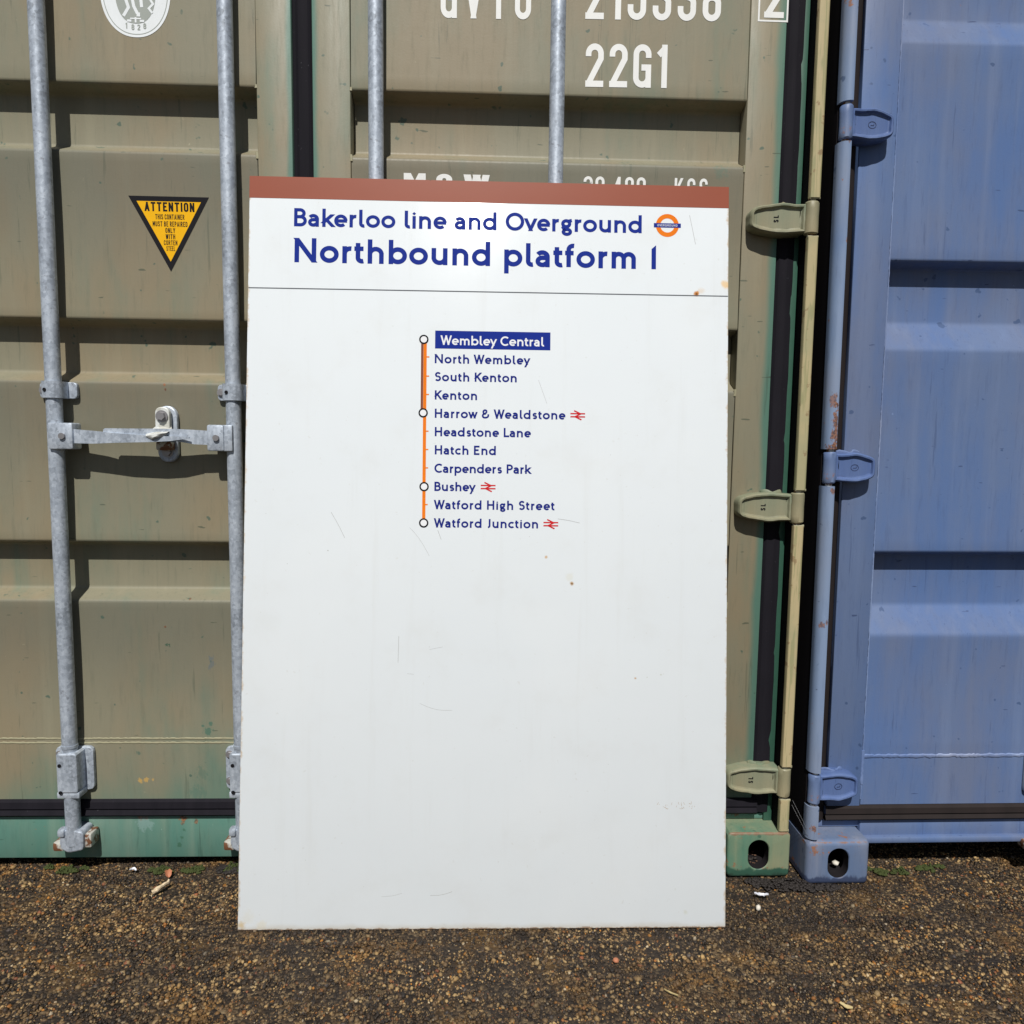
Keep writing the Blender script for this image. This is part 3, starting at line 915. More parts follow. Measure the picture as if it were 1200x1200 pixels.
def plate(mb, pts, y_back, y_front, bev=.002, mi=0, cx=0, cz=0):
    """bevelled plate with outline pts (CCW in x-z), front towards -y"""
    o0 = pts
    o1 = offset_poly(pts, bev * .3)
    o2 = offset_poly(pts, bev)
    R = lambda pl, y: [Vector((cx + x, y, cz + z)) for x, z in pl]
    mb.rings([R(o0, y_back), R(o0, y_front + bev), R(o1, y_front + bev * .35), R(o2, y_front)], mi, True, False, True)


def hinge(parent, side, xk, z, length, kr, mats, mark, seed):
    """forged door hinge: knuckle barrel, tapering blade with raised rims, stamped mark; side -1: blade to the left"""
    s = side
    mb = MB()
    hb = [(0, -.033), (.030, -.0345), (.055, -.0375), (length * .80, -.031), (length, -.022), (length, .022), (length * .80, .031), (.055, .0375), (.030, .0345), (0, .034)]
    out = round_poly(hb, [.0, .012, .02, .03, .019, .019, .03, .02, .012, .0])
    P_ = [(x, z_) for x, z_ in out]
    if s < 0:
        P_ = [(-x, z_) for x, z_ in P_][::-1]
    P_ = resample(P_, 96)
    xo = s * kr * .75
    R = lambda pl, yf: [Vector((xo + x, yf(x), z_)) for x, z_ in pl]
    yt = lambda y0, y1: (lambda x: y0 + (y1 - y0) * min(1, abs(x) / length))
    mb.rings([R(P_, yt(YD, YD)), R(P_, yt(.020, .027)), R(offset_poly(P_, .0015), yt(.0145, .022)), R(offset_poly(P_, .004), yt(.012, .0195)),
              R(offset_poly(P_, .0075), yt(.0125, .020)), R(offset_poly(P_, .0105), yt(.0185, .0255)), R(offset_poly(P_, .014), yt(.0195, .0265))], 0, True, False, True)
    # knuckle barrel
    K = [(kr * math.cos(t), kr * math.sin(t)) for t in (2 * math.pi * i / 28 for i in range(28))]
    kh = .0375
    mb.rings([[Vector((x * q_, .016 + y * q_, zz)) for x, y in K] for q_, zz in ((.86, -kh), (1, -kh + .003), (1.01, -.02), (.99, .004), (1.0, .02), (1, kh - .003), (.86, kh))], 3, True, True, True)
    mb.box(min(0, s * kr), max(0, s * kr), .012, .03, -.033, .033, 0, .002)
    # pin standing out above and below
    mb.cyl((0, .016, -kh - .014), (0, .016, kh + .014), kr * .55, 16, 1)
    rg = random.Random(seed * 7 + (1 if side > 0 else 2))
    ph = [rg.uniform(0, 6.28) for _ in range(6)]
    mb.v = [(x + .00025 * math.sin(z_ * 260 + ph[0]) + .0002 * math.sin(y * 300 + ph[1]), y + .0005 * math.sin(x * 190 + ph[2]) * math.sin(z_ * 170 + ph[3]),
             z_ + .0004 * math.sin(x * 110 + ph[4]) + .00012 * math.sin(x * 310 + ph[5])) for x, y, z_ in mb.v]
    o = mk("hinge", mb, mats, parent, (xk, 0, z), recalc=False)
    # stamped mark
    mm = MB()
    mx = s * (length * .62)
    if mark == 'SL':
        g = MB()
        write(g, "SL", Cn, 0, 0, .012, w=.22, gap=.35, center=0)
        vs = [(mx - (p[2] - .006), .0205 + p[1], p[0]) for p in g.v]
        mm.add(vs, [f for f in g.f], 0)
        for f_ in range(len(mm.f)): pass
    else:
        ov = [(mx + .0095 * math.cos(t), .0075 * math.sin(t)) for t in (2 * math.pi * i / 24 for i in range(24))]
        band(mm, ov, .0016, .0205, 0, True)
        band(mm, [(mx - .004, -.001), (mx + .004, -.001), (mx + .004, .003)], .0014, .0204, 0)
    k = mk("stamped_mark", mm, mats[2], o)
    # the floor of the blade slopes, so does the mark
    for v in k.data.vertices:
        v.co.y += .0265 * 0 + (abs(v.co.x - xo) / length) * .007 - .0015
    return o


def sealant(mb, pts3, r, mi=0, seed=0, n_=7):
    """lumpy bead along a 3-D path"""
    rg = random.Random(seed)
    P_ = []
    for a, b in zip(pts3, pts3[1:]):
        a, b = Vector(a), Vector(b)
        k = max(2, int((b - a).length / .006))
        for i in range(k): P_.append(a.lerp(b, i / k))
    P_.append(Vector(pts3[-1]))
    rings = []
    for i, p in enumerate(P_):
        d = (P_[min(i + 1, len(P_) - 1)] - P_[max(i - 1, 0)]).normalized()
        e1 = d.cross(Vector((0, 1, 0))).normalized()
        e2 = Vector((0, 1, 0))
        rr = r * rg.uniform(.75, 1.25)
        j = Vector((rg.uniform(-.25, .25) * r, 0, rg.uniform(-.25, .25) * r))
        rings.append([p + j + e1 * rr * math.cos(t) + e2 * rr * .6 * math.sin(t) for t in (2 * math.pi * q_ / n_ for q_ in range(n_))])
    mb.rings(rings, mi, True, True, True)


def sag_at(z, zs, sag, z_top):
    """how far the flat between two ridges is pushed in (the sheet has oil-canned)"""
    segs = []
    zz = sorted(zs)
    for i, (lo, hi) in enumerate(zz):
        segs.append((hi, zz[i + 1][0] if i + 1 < len(zz) else z_top))
    segs.append((.346, zz[0][0]))
    for a, b in segs:
        if a < z < b:
            t = (z - a) / (b - a)
            return sag * 4 * t * (1 - t)
    return 0.0


def door_panel(mb, x0, x1, zs, z_bot, z_top, slope, front, sag=0.0):
    """corrugated sheet: zs = [(z_low, z_high)] of each recess, top first"""
    pr = [(front, z_top)]
    for lo, hi in sorted(zs, reverse=True):
        if sag:
            z_from = pr[-1][1]
            for k in range(1, 12):
                z = z_from + (hi - z_from) * k / 12
                pr.append((front + sag_at(z, zs, sag, z_top), z))
        pr += [(front, hi), (front + REC, hi - slope[0]), (front + REC, lo + slope[1]), (front, lo)]
    if sag:
        z_from = pr[-1][1]
        for k in range(1, 14):
            z = z_from + (.346 - z_from) * k / 13
            pr.append((front + sag_at(z, zs, sag, z_top), z))
    pr.append((front, z_bot))
    pr = fillet_profile(pr, .007, 3)
    mb.extrude_x(pr[::-1] if False else [(y, z) for y, z in pr], x0, x1, 0, True)
    # thin return edges so the sheet has an end
    return pr


def container(name, label, loc, rot, P):
    root = thing(name, label, "container", loc, rot)
    H, L = P['H'], 6.058
    # --- shell behind the doors: corrugated sides, roof, floor
    for sx in (-1, 1):
        mb = MB()
        prof = []
        y = .18
        k = 0
        while y < L - .2:
            for dy, dx in ((0, 0), (.07, 0), (.138, .036), (.208, .036)):
                prof.append((sx * (1.214 - dx), y + dy))
            y += .276
        vs, fs = [], []
        for x, yy in prof: vs += [(x, yy, .15), (x, yy, H - .1)]
        for i in range(len(prof) - 1): fs.append((2 * i, 2 * i + 1, 2 * i + 3, 2 * i + 2))
        mb.add(vs, fs, 0)
        mk("side_wall", mb, P['frame'], root)
        for z_, z2 in ((.03, .16), (H - .11, H - .01)):
            mb = MB(); mb.box(sx * 1.19 - .028, sx * 1.19 + .028, .18, L - .18, z_, z2, 0, .004); mk("side_rail", mb, P['frame'], root)
    mb = MB(); mb.box(-1.19, 1.19, .1, L - .05, H - .05, H - .02); mk("roof", mb, P['frame'], root)
    mb = MB(); mb.box(-1.19, 1.19, .15, L - .05, .12, .155); mk("floor", mb, M['plywood'], root)
    mb = MB(); mb.box(-1.19, 1.19, L - .05, L - .01, .15, H - .05); mk("end_wall", mb, P['frame'], root)
    # --- castings at all four corners of the door end (and plain feet at the far end)
    for sx in (-1, 1):
        a, b = (sx * 1.219, sx * 1.057)
        a, b = min(a, b), max(a, b)
        casting(root, a, b, 0, .118, P['casting'], round_x0=P['cast_r'], round_x1=P['cast_r'])
        casting(root, a, b, H - .118, H, P['casting'], round_x0=P['cast_r'], round_x1=P['cast_r'])
        for z_ in (0, H - .118):
            mb = MB(); mb.box(a, b, L - .178, L, z_, z_ + .118, 0, .006); mk("corner_casting", mb, P['casting'], root)
    # --- sill and header
    mb = MB()
    mb.box(-1.056, 1.056, .060, .150, P['sill0'], P['sill1'], 0, .004)
    mb.box(-1.19, 1.19, .068, .150, .119, P['sill1'] - .004, 0, .003)
    if P['lip']: mb.box(-1.056, 1.056, .046, .075, P['sill0'] - .002, P['sill0'] + .014, 0, .004)
    mk("door_sill", mb, P['frame_sill'], root)
    mb = MB(); mb.box(-1.19, 1.19, .045, .150, H - .135, H - .02, 0, .006); mk("door_header", mb, P['frame'], root)
    # --- corner posts: a bar interrupted at every hinge, an inner flange behind it
    zt = H - .119
    for sx in (-1, 1):
        mb = MB()
        px0, px1 = P['post']
        hz = P['hinges']
        cuts = [.119] + [c for z in hz for c in (z - .042, z + .042)] + [zt]
        for i in range(0, len(cuts), 2):
            z0, z1 = cuts[i], cuts[i + 1]
            r = P['post_r']
            a, b = px0, px1
            pr = [(a, P['post_d']), (a, 0)] + [(b - r + r * math.sin(t), r - r * math.cos(t)) for t in (math.pi / 2 * k / 8 for k in range(9))] + [(b, P['post_d'])]
            pr[1:2] = [(a, .004), (a + .0012, .0012), (a + .004, 0)]
            if sx < 0: pr = [(-x, y) for x, y in pr]
            else: pr = pr[::-1]
            g = .0025
            mb.rings([[(x * (1 if e else 1), y + (0 if e else 0), z) for x, y in pr] for e, z in ((0, z0 + g), (1, z1 - g))], 0, True, True, True)
            # crusty lips of sealant at the cut ends
            if P['lips']:
                for zz in (z0 + g, z1 - g):
                    sealant(mb, [(sx * a, .004, zz), (sx * b, .004, zz)], .0032, 2, int(zz * 1000))
        # deep web behind the bar
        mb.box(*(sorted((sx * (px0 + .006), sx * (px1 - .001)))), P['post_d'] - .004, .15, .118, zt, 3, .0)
        mk("corner_post", mb, [P['post_m'], P['green_in'], P['bead'], M['grime_shade']], root)
        mb = MB()
        f0, f1 = P['flange']
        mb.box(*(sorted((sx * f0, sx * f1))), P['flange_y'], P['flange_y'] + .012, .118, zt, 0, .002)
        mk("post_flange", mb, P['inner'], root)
    # --- two doors
    s0, s1 = P['stile_out']           # outer stile, from the middle line
    zb, ztp = P['door_z']
    for sx in (-1, 1):
        door = MB()
        if sx < 0: inner_edge, panel_in = -P['gap'][0], -P['panel_in'][0]
        else: inner_edge, panel_in = P['gap'][1], P['panel_in'][1]
        # panel sheet
        xa, xb = sorted((panel_in, sx * s0))
        xa += .0012; xb -= .0012
        door_panel(door, xa, xb, P['recess'], zb + .03, ztp - .03, P['slope'], YD + .0015, P['sag'])
        # stiles and rails (hollow section round the sheet)
        door.box(*(sorted((inner_edge, panel_in))), YD, YD + .075, zb, ztp, 0, .003)
        door.box(*(sorted((sx * s0, sx * s1))), YD, YD + .075, zb, ztp, 0, .003)
        door.box(xa + .001, xb - .001, YD + .0035, YD + .075, zb, zb + .035, 0, .002)
        door.box(xa + .001, xb - .001, YD + .0035, YD + .075, ztp - .035, ztp, 0, .002)
        door.box(xa - .05, xb + .05, YD + REC + .012, YD + REC + .02, zb, ztp, 1)
        d = mk("door", door, [P['door'], M['interior']], root)
        # weld / sealant seams
        bd = MB()
        xs = sx * s0
        if P['seam_green']:
            for zc in (.3405, .3375 - .0015):
                sealant(bd, [(xa, YD + .0012, zc + (.0035 if zc > .34 else -.003)), (xb, YD + .0012, zc + (.0035 if zc > .34 else -.003))], .0022, 0, 5 + sx)
            for z_lo, z_hi in P['recess']:
                sealant(bd, [(xs - sx * .001, YD + .001, z_lo - .012), (xs - sx * .001, YD + .001, z_lo + .004)], .0035, 0, int(z_lo * 100))
                sealant(bd, [(panel_in + sx * .001, YD + .001, z_lo - .010), (panel_in + sx * .001, YD + .001, z_lo + .004)], .003, 0, int(z_lo * 77))
                sealant(bd, [(panel_in + sx * .001, YD + .001, z_hi - .002), (panel_in + sx * .001, YD + .001, z_hi + .007)], .003, 0, int(z_lo * 71))
        else:
            sealant(bd, [(xs - sx * .001, YD + .001, .20), (xs - sx * .001, YD + .001, ztp - .1)], .0014, 0, 4)
            sealant(bd, [(xs - sx * .001, YD + .001, .315), (-sx * 0 + sx * .10, YD + .001, .315)], .0045, 0, 9)
            sealant(bd, [(xs - sx * .001, YD + .001, .24), (xs - sx * .001, YD + .001, .33)], .004, 0, 8)
        mk("weld_bead", bd, P['bead'], d)['kind'] = 'stuff'
        # gaskets
        gk = MB()
        g0, g1 = P['gasket']
        gx = sorted((sx * g0, sx * g1))
        wv = []
        prof = [(gx[0], .075), (gx[0], .062), (gx[0] + .006, .0565), ((gx[0] + gx[1]) / 2 - .004, .0585), ((gx[0] + gx[1]) / 2 + .002, .0555), (gx[1] - .006, .059), (gx[1], .066), (gx[1], .075)]
        rings = []
        nz = 60
        for i in range(nz + 1):
            z = zb - .012 + (ztp - zb + .024) * i / nz
            o_ = .0012 * math.sin(z * 23) + .001 * math.sin(z * 57 + 1)
            rings.append([(x + o_ * .4, y + o_, z) for x, y in prof])
        gk.rings(rings, 0, True, True, True)
        # bottom seal strip
        z0, z1 = P['seal']
        pr = [(.076, z1), (.057, z1), (.049, z1 - .006), (.047, (z0 + z1) / 2), (.052, (z0 + z1) / 2 - .002), (.046, z0 + .006), (.052, z0), (.076, z0)]
        gk.extrude_x(pr, min(0, sx * s1) if False else (min(inner_edge, sx * (s1 + P['seal_over']))), max(inner_edge, sx * (s1 + P['seal_over'])), 0, True)
        mk("door_gasket", gk, P['rubber'], d)
        # hinges
        for i, z in enumerate(P['hinges']):
            hinge(d, -sx, sx * P['knuckle'], z, P['blade'], P['kr'], [P['hinge'], M['zinc_rust'], M['ink_black'] if P['mark'] == 'SL' else M['mark_blue'], P['barrel']], P['mark'], i)
            bl = MB()      # blobs of sealant over the blade root
            rg = random.Random(i * 3 + 1)
            pts3 = []
            x_s = sx * (P['knuckle'] - .028 - .0) if P['mark'] == 'SL' else sx * (P['knuckle'] - .03)
            for k in range(6):
                pts3.append((x_s - sx * .011 * k, YD - .004 - .016 * math.exp(-((k - 2.5) / 2) ** 2), z + .0345 + .0015 * math.sin(k * 1.7 + i)))
            sealant(bl, pts3, .0065, 0, i + 40)
            mk("sealant_lump", bl, P['hinge'], d)
        # locking gear
        for j, rx in enumerate((.1705, .590)):
            rod_x = sx * rx
            locking_bar(d, rod_x, H, sx, j)
        catch(d, sx * P['catch_x'], sx)
        # black shared centre gasket belongs to the left leaf
        if sx < 0:
            cg = MB()
            a, b = -P['gap'][0] + .001, P['gap'][1] - .001
            prof = [(a, .09), (a, .0655), (a + .007, .0625), (a + .012, .066), ((a + b) / 2, .0635), (b - .011, .0665), (b - .005, .063), (b, .067), (b, .09)]
            cg.extrude_z(prof, zb - .01, ztp, 0, True)
            mk("centre_gasket", cg, P['rubber'], d)
            P['left_door'] = d
        else:
            P['right_door'] = d
    return root


_cache = {}


def hexbolt(mb, x, y, z, r=.009, h=.007, mi=0):
    mb.cyl((x, y + .001, z), (x, y - .0015, z), r * 1.35, 18, mi)
    mb.cyl((x, y, z), (x, y - h, z), r, 6, mi, r * .94, True, False)


def locking_bar(door, x, H, sx, j):
    """galvanised bar with its guides, bottom cam and handle hub"""
    if 'bar' not in _cache:
        mb = MB()
        mb.cyl((0, .027, .085), (0, .027, 2.50), .0175, 40)
        mb.cyl((0, .027, .335), (0, .027, .342), .0188, 40)
        o = mk("locking_bar", mb, M['galv'], door, (x, 0, 0))
        _cache['bar'] = o
        g = MB()          # one bar guide: base plate to one side, strap over the bar
        hh = .0195
        plate(g, resample(round_poly([(-.044, -hh), (.044, -hh), (.044, hh), (-.044, hh)], .010), 40), YD, .046, .0015)
        R = []
        for k in range(15):
            t = math.pi * k / 14
            R.append((-.024 * math.cos(t) * (1 if abs(math.cos(t)) < .8 else 1.0), .033 - .0275 * math.sin(t) ** .55 if math.sin(t) > 0 else .033))
        prof = [(-.024, .050)] + R + [(.024, .050)]
        inn = [(x_ * .80, max(.0095, y_ + .003)) for x_, y_ in prof]
        for pr_, fl in ((prof, False),):
            g.rings([[(x_, y_, z_) for x_, y_ in prof] for z_ in (-hh, hh)], 0, True, False, False, closed=False)
            for z_, rv in ((-hh, False), (hh, True)):
                for k in range(len(prof) - 1):
                    a, b, c, d_ = prof[k], prof[k + 1], inn[k + 1], inn[k]
                    f = [(a[0], a[1], z_), (b[0], b[1], z_), (c[0], c[1], z_), (d_[0], d_[1], z_)]
                    g.add(f if rv else f[::-1], [(0, 1, 2, 3)], 0)
        g.cyl((-.009, .0075, -.001), (-.009, .0048, -.001), .0042, 14, 1)
        hexbolt(g, -.035, .046, 0, .0075, .006, 2)
        _cache['guide'] = mk("bar_guide", g, [M['galv'], M['ink_black'], M['bolt']], door, (x, 0, 1.209))
        g = MB()          # bottom guide, taller, two bolts
        plate(g, resample(round_poly([(-.046, -.056), (.046, -.056), (.046, .056), (-.046, .056)], .014), 48), YD, .045, .0015)
        plate(g, resample(round_poly([(-.024, -.047), (.026, -.047), (.026, .054), (-.024, .054)], .004), 48), .050, .0065, .0035)
        for z_ in (.034, -.035):
            hexbolt(g, -.0355, .045, z_ + .002, .0075, .006, 2)
            g.cyl((-.0155, .0068, z_ - .010), (-.0155, .0052, z_ - .010), .0045, 14, 1)
        g.box(-.027, .028, .009, .05, -.062, -.046, 0, .003)
        _cache['guide2'] = mk("bottom_guide", g, [M['galv'], M['ink_black'], M['bolt']], door, (x, 0, .2715))
        g = MB()          # cam and keeper on the sill
        plate(g, resample(round_poly([(-.030, -.020), (-.008, -.034), (.030, -.026), (.032, .022), (-.012, .030), (-.026, .014)], .008), 48), .056, .012, .004)
        g.box(-.046, -.018, .012, .060, -.030, -.006, 1, .006)
        g.box(-.030, -.012, .006, .030, .010, .030, 0, .005)
        g.box(.022, .046, .02, .060, -.024, .012, 1, .004)
        _cache['cam'] = mk("cam", g, [M['galv'], M['zinc_rust']], door, (x, 0, .100))
        g = MB()          # hub plate that the handle is riveted to
        g.box(-.055, -.0145, -.002, .040, -.031, .031, 0, .005)
        g.box(-.030, .004, .002, .03, -.031, .031, 0, .003)
        g.cyl((-.032, -.002, 0), (-.032, -.0075, 0), .0072, 18, 1)
        _cache['hub'] = mk("handle_hub", g, [M['galv'], M['bolt']], door, (x, 0, 1.1005))
        # handle lever reaching towards the middle of the leaf
        g = MB()
        ring = lambda x_, z_, h_, y_, t_: [(x_, y_ - t_ / 2, z_ - h_ / 2), (x_, y_ + t_ / 2, z_ - h_ / 2), (x_, y_ + t_ / 2, z_ + h_ / 2), (x_, y_ - t_ / 2, z_ + h_ / 2)]
        g.rings([ring(*a) for a in ((-.05, 0, .033, .010, .010), (-.085, .0015, .034, .008, .010), (-.13, .006, .028, .003, .011),
                                    (-.18, .009, .022, .001, .009), (-.24, .010, .019, .003, .009), (-.29, .011, .017, .004, .008), (-.295, .011, .010, .004, .006))][::-1], 0, False, True, True)
        _cache['lever'] = mk("handle", g, M['galv'], door, (x, 0, 1.1005))
        g = MB()         # the other handle tapers to a point that tucks under the first
        g.rings([ring(*a) for a in ((.05, 0, .033, .010, .010), (.10, -.002, .030, .006, .010), (.16, -.003, .022, -.003, .010),
                                    (.24, -.004, .015, -.008, .009), (.285, -.003, .011, -.008, .008), (.328, .0, .003, -.008, .003))], 0, False, True, True)
        _cache['lever2'] = mk("handle", g, M['galv'], door, (x, 0, 1.1005))
    first = '_used' not in _cache
    _cache['_used'] = True
    inner = (j == 0)
    if first:
        _cache['bar'].parent, _cache['bar'].location = door, (x, 0, 0)
    else:
        child_copy(_cache['bar'], door, (x, 0, 0))
        for key, z in (('guide', 1.209), ('guide2', .2715), ('cam', .100)):
            child_copy(_cache[key], door, (x, 0, z))
    # prototypes reach left from the bar next to the middle of the container
    flip = 1 if (sx < 0) == inner else -1
    lever = 'lever' if inner else 'lever2'
    if first:
        bpy.data.objects.remove(_cache['lever2' if inner else 'lever'], do_unlink=True) if False else None
        for key in ('hub', 'lever', 'lever2'):
            _cache[key].parent = door
        _cache['pending'] = door
        o = _cache['hub']; o.scale = (flip, 1, 1)
        o = _cache['lever']; o.scale = (flip, 1, 1)
        _cache['l2free'] = True
    else:
        o = child_copy(_cache['hub'], door, (x, 0, 1.1005)); o.scale = (flip, 1, 1)
        if lever == 'lever2':
            if _cache.get('l2free'):
                o = _cache['lever2']; o.parent = door; o.location = (x, 0, 1.1005); _cache['l2free'] = False
            else:
                o = child_copy(_cache['lever2'], door, (x, 0, 1.1005))
            o.scale = (1 if sx < 0 else -1, 1, 1)
        else:
            o = child_copy(_cache['lever'], door, (x, 0, 1.1005)); o.scale = (flip, 1, 1)
    child_copy(_cache['guide'], door, (x, 0, 1.98 + .25))
    child_copy(_cache['guide2'], door, (x, 0, 2.40))


def catch(door, x, sx):
    g = MB()
    plate(g, resample(stadium(.048, .136, 10), 56), YD, .044, .003)
    o = mk("catch_plate", g, M['galv'], door, (x, 0, 1.1085))
    b = MB()
    hexbolt(b, -.003, .024, .042, .0105, .009)
    b.cyl((-.003, .046, .042), (-.003, .022, .042), .006, 12)
    mk("bolt", b, M['bolt'], door, (x, 0, 1.1085))
    b = MB()
    hexbolt(b, .0, .044, -.043, .010, .007)
    mk("bolt", b, M['bolt'], door, (x, 0, 1.1085))
    # swinging cover: a pressed tab hung on the top bolt, folding over the handles
    c = MB()
    P_ = resample(round_poly([(-.020, -.004), (.014, -.004), (.014, .058), (-.020, .058)], [.003, .003, .016, .016]), 44)
    plate(c, P_, .038, .026, .002)
    prof = [(.030, .010), (.022, .004), (.006, -.004), (-.012, -.007), (-.020, -.011), (-.021, -.017)]
    rows = []
    for k, (y_, z_) in enumerate(prof):
        hw = (.018, .022, .026, .027, .024, .012)[k]
        rows.append([(-.004 + u_ * hw + .003 * (k > 2), y_ + .006 * u_ * u_, z_ + .004 - abs(u_) * .001 + (.004 * u_ if k > 2 else 0)) for u_ in (-1, -.75, -.5, -.25, 0, .25, .5, .75, 1)])
    c.rings(rows, 0, True, False, False, closed=False)
    c.rings([[(p[0], p[1] + .003, p[2] - .003) for p in r] for r in rows][::-1], 0, True, False, False, closed=False)
    c.rings([rows[-1], [(p[0], p[1] + .003, p[2] - .003) for p in rows[-1]]], 0, True, False, False, closed=False)
    c.box(-.018, .018, .020, .046, -.045, -.024, 1, .004)
    mk("catch_cover", c, [M['stencil'] if False else M['galv_white'], M['zinc_rust']], door, (x, 0, 1.1145))


n = NT("bare white zinc", 0.5, 0.1)
n.col(n.mix(n.step(n.noise(40, 4), .5, .6), (0.66, 0.68, 0.66), (0.52, 0.52, 0.47)))
M['galv_white'] = n.m

GP = dict(H=2.591, frame=M['frame_green'], frame_sill=M['frame_green'], casting=M['casting_green'], cast_r=.006, sill0=.026, sill1=.139, lip=False,
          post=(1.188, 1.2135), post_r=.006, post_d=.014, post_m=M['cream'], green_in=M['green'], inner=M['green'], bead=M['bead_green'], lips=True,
          flange=(1.170, 1.1915), flange_y=.060, hinges=(.247, .948, 1.637, 2.32), stile_out=(1.048, 1.135), door_z=(.155, 2.46), gap=(.029, .0185),
          panel_in=(.111, .107), recess=[(.6975, .8435), (1.2325, 1.3795), (1.7665, 1.9165)], sag=.0035, slope=(.010, .023), door=M['door_green'], rubber=M['rubber'],
          gasket=(1.137, 1.1845), seal=(.141, .186), seal_over=.012, seam_green=True, knuckle=1.1995, blade=.132, kr=.0165, mark='SL', hinge=M['hinge_green'], barrel=M['barrel_green'], catch_x=.336)
green = container("green_container", "weathered green and khaki shipping container behind the white sign, lettered 22G1", (0, 0, 0), (0, 0, 0), GP)

BP = dict(H=2.896, frame=M['door_blue'], frame_sill=M['door_blue'], casting=M['casting_blue'], cast_r=.015, sill0=.086, sill1=.142, lip=True,
          post=(1.1925, 1.219), post_r=.020, post_d=.030, post_m=M['frame_blue'], green_in=M['frame_blue'], inner=M['door_blue'], bead=M['bead_blue'], lips=False,
          flange=(1.150, 1.19), flange_y=.084, hinges=(.250, 1.055, 1.850, 2.63), stile_out=(1.061, 1.149), door_z=(.155, 2.76), gap=(.025, .020),
          panel_in=(.111, .107), recess=[(.632, .843), (1.343, 1.553), (2.054, 2.264)], sag=.003, slope=(.010, .069), door=M['door_blue'], rubber=M['rubber_brown'],
          gasket=(1.151, 1.187), seal=(.144, .184), seal_over=.004, seam_green=False, knuckle=1.2025, blade=.106, kr=.0150, mark='O', hinge=M['hinge_blue'], barrel=M['barrel_blue'], catch_x=.336)
blue = container("blue_container", "scuffed blue shipping container at the right edge, beside the green one", (2.469, -0.030, 0.0), (0, math.radians(-0.32), 0), BP)

# ------------------------------------------------------------------ markings on the green container
yl = YD + .0015 - .0006        # on the sheet
rd, ld = GP['right_door'], GP['left_door']
mb = MB(); write(mb, "GVTU", Cn, .317, 2.0845, .100, w=.145, gap=.235, x1=.528, y=yl, slope=.012); o = mk("owner_lettering", mb, M['stencil'], rd)
mb = MB(); write(mb, "215338", Cn, .656, 2.0925, .100, w=.145, gap=.17, x1=.977, y=yl, slope=.012); mk("serial_lettering", mb, M['stencil'], rd)
mb = MB()
yb = YD - .0006
for pl in ([(1.0665, 2.099), (1.1345, 2.099), (1.1345, 2.205), (1.0665, 2.205)],): band(mb, pl, .004, yb, 0, True)
write(mb, "2", Cn, 1.079, 2.106, .092, w=.145, x1=1.126, y=yb)
mk("check_digit", mb, M['stencil'], rd)
mb = MB(); write(mb, "22G1", Cn, .659, 1.9395, .0985, w=.145, gap=.155, x1=.853, y=yl, slope=.012); mk("size_lettering", mb, M['stencil'], rd)
mb = MB()
for ch, a, b in (("M", .231, .283), ("G", .308, .346), ("W", .374, .434)): write(mb, ch, Cn, a, 1.6825, .0505, w=.19, x1=b, y=yl)
for a in (.290, .354, .440): write(mb, ".", Cn, a, 1.6825, .050, w=.16, y=yl)
mk("weight_lettering", mb, M['stencil'], rd)
mb = MB(); write(mb, "30.480", Cn, .660, 1.686, .050, w=.14, gap=.14, x1=.810, y=yl, slope=.004)
mk("weight_lettering", mb, M['stencil'], rd)
mb = MB(); write(mb, "KGS", Cn, .880, 1.687, .050, w=.14, gap=.24, x1=.960, y=yl, slope=.004); mk("weight_lettering", mb, M['stencil'], rd)

# triangular notice
mb = MB()
A, B_, C_ = Vector((-.4155, 1.6665)), Vector((-.228, 1.6665)), Vector((-.3215, 1.494))
flat(mb, [A[:], C_[:], B_[:]], yl, 0)
cen = (A + B_ + C_) / 3
inn = [cen + (p - cen) * .80 for p in (A, C_, B_)]
flat(mb, [p[:] for p in inn], yl - .0002, 1)
for ln, z_, cap_, wd, w_ in (("ATTENTION", 1.6322, .0210, .116, .19), ("THIS CONTAINER", 1.6140, .0118, .068, .16), ("MUST BE REPAIRED", 1.5978, .0118, .081, .16),
                             ("ONLY", 1.5832, .0115, .0228, .16), ("WITH", 1.5688, .0115, .0222, .16), ("CORTEN", 1.5550, .0112, .0315, .15), ("STEEL", 1.5418, .0108, .0205, .15)):
    write(mb, ln, Cn, -.3205 - wd / 2, z_, cap_, w=w_, gap=.15, x1=-.3205 + wd / 2, mi=2, y=yl - .0004, lift=8e-6)
mk("warning_sticker", mb, [M['sticker_black'], M['sticker_yellow'], M['sticker_black']], ld)

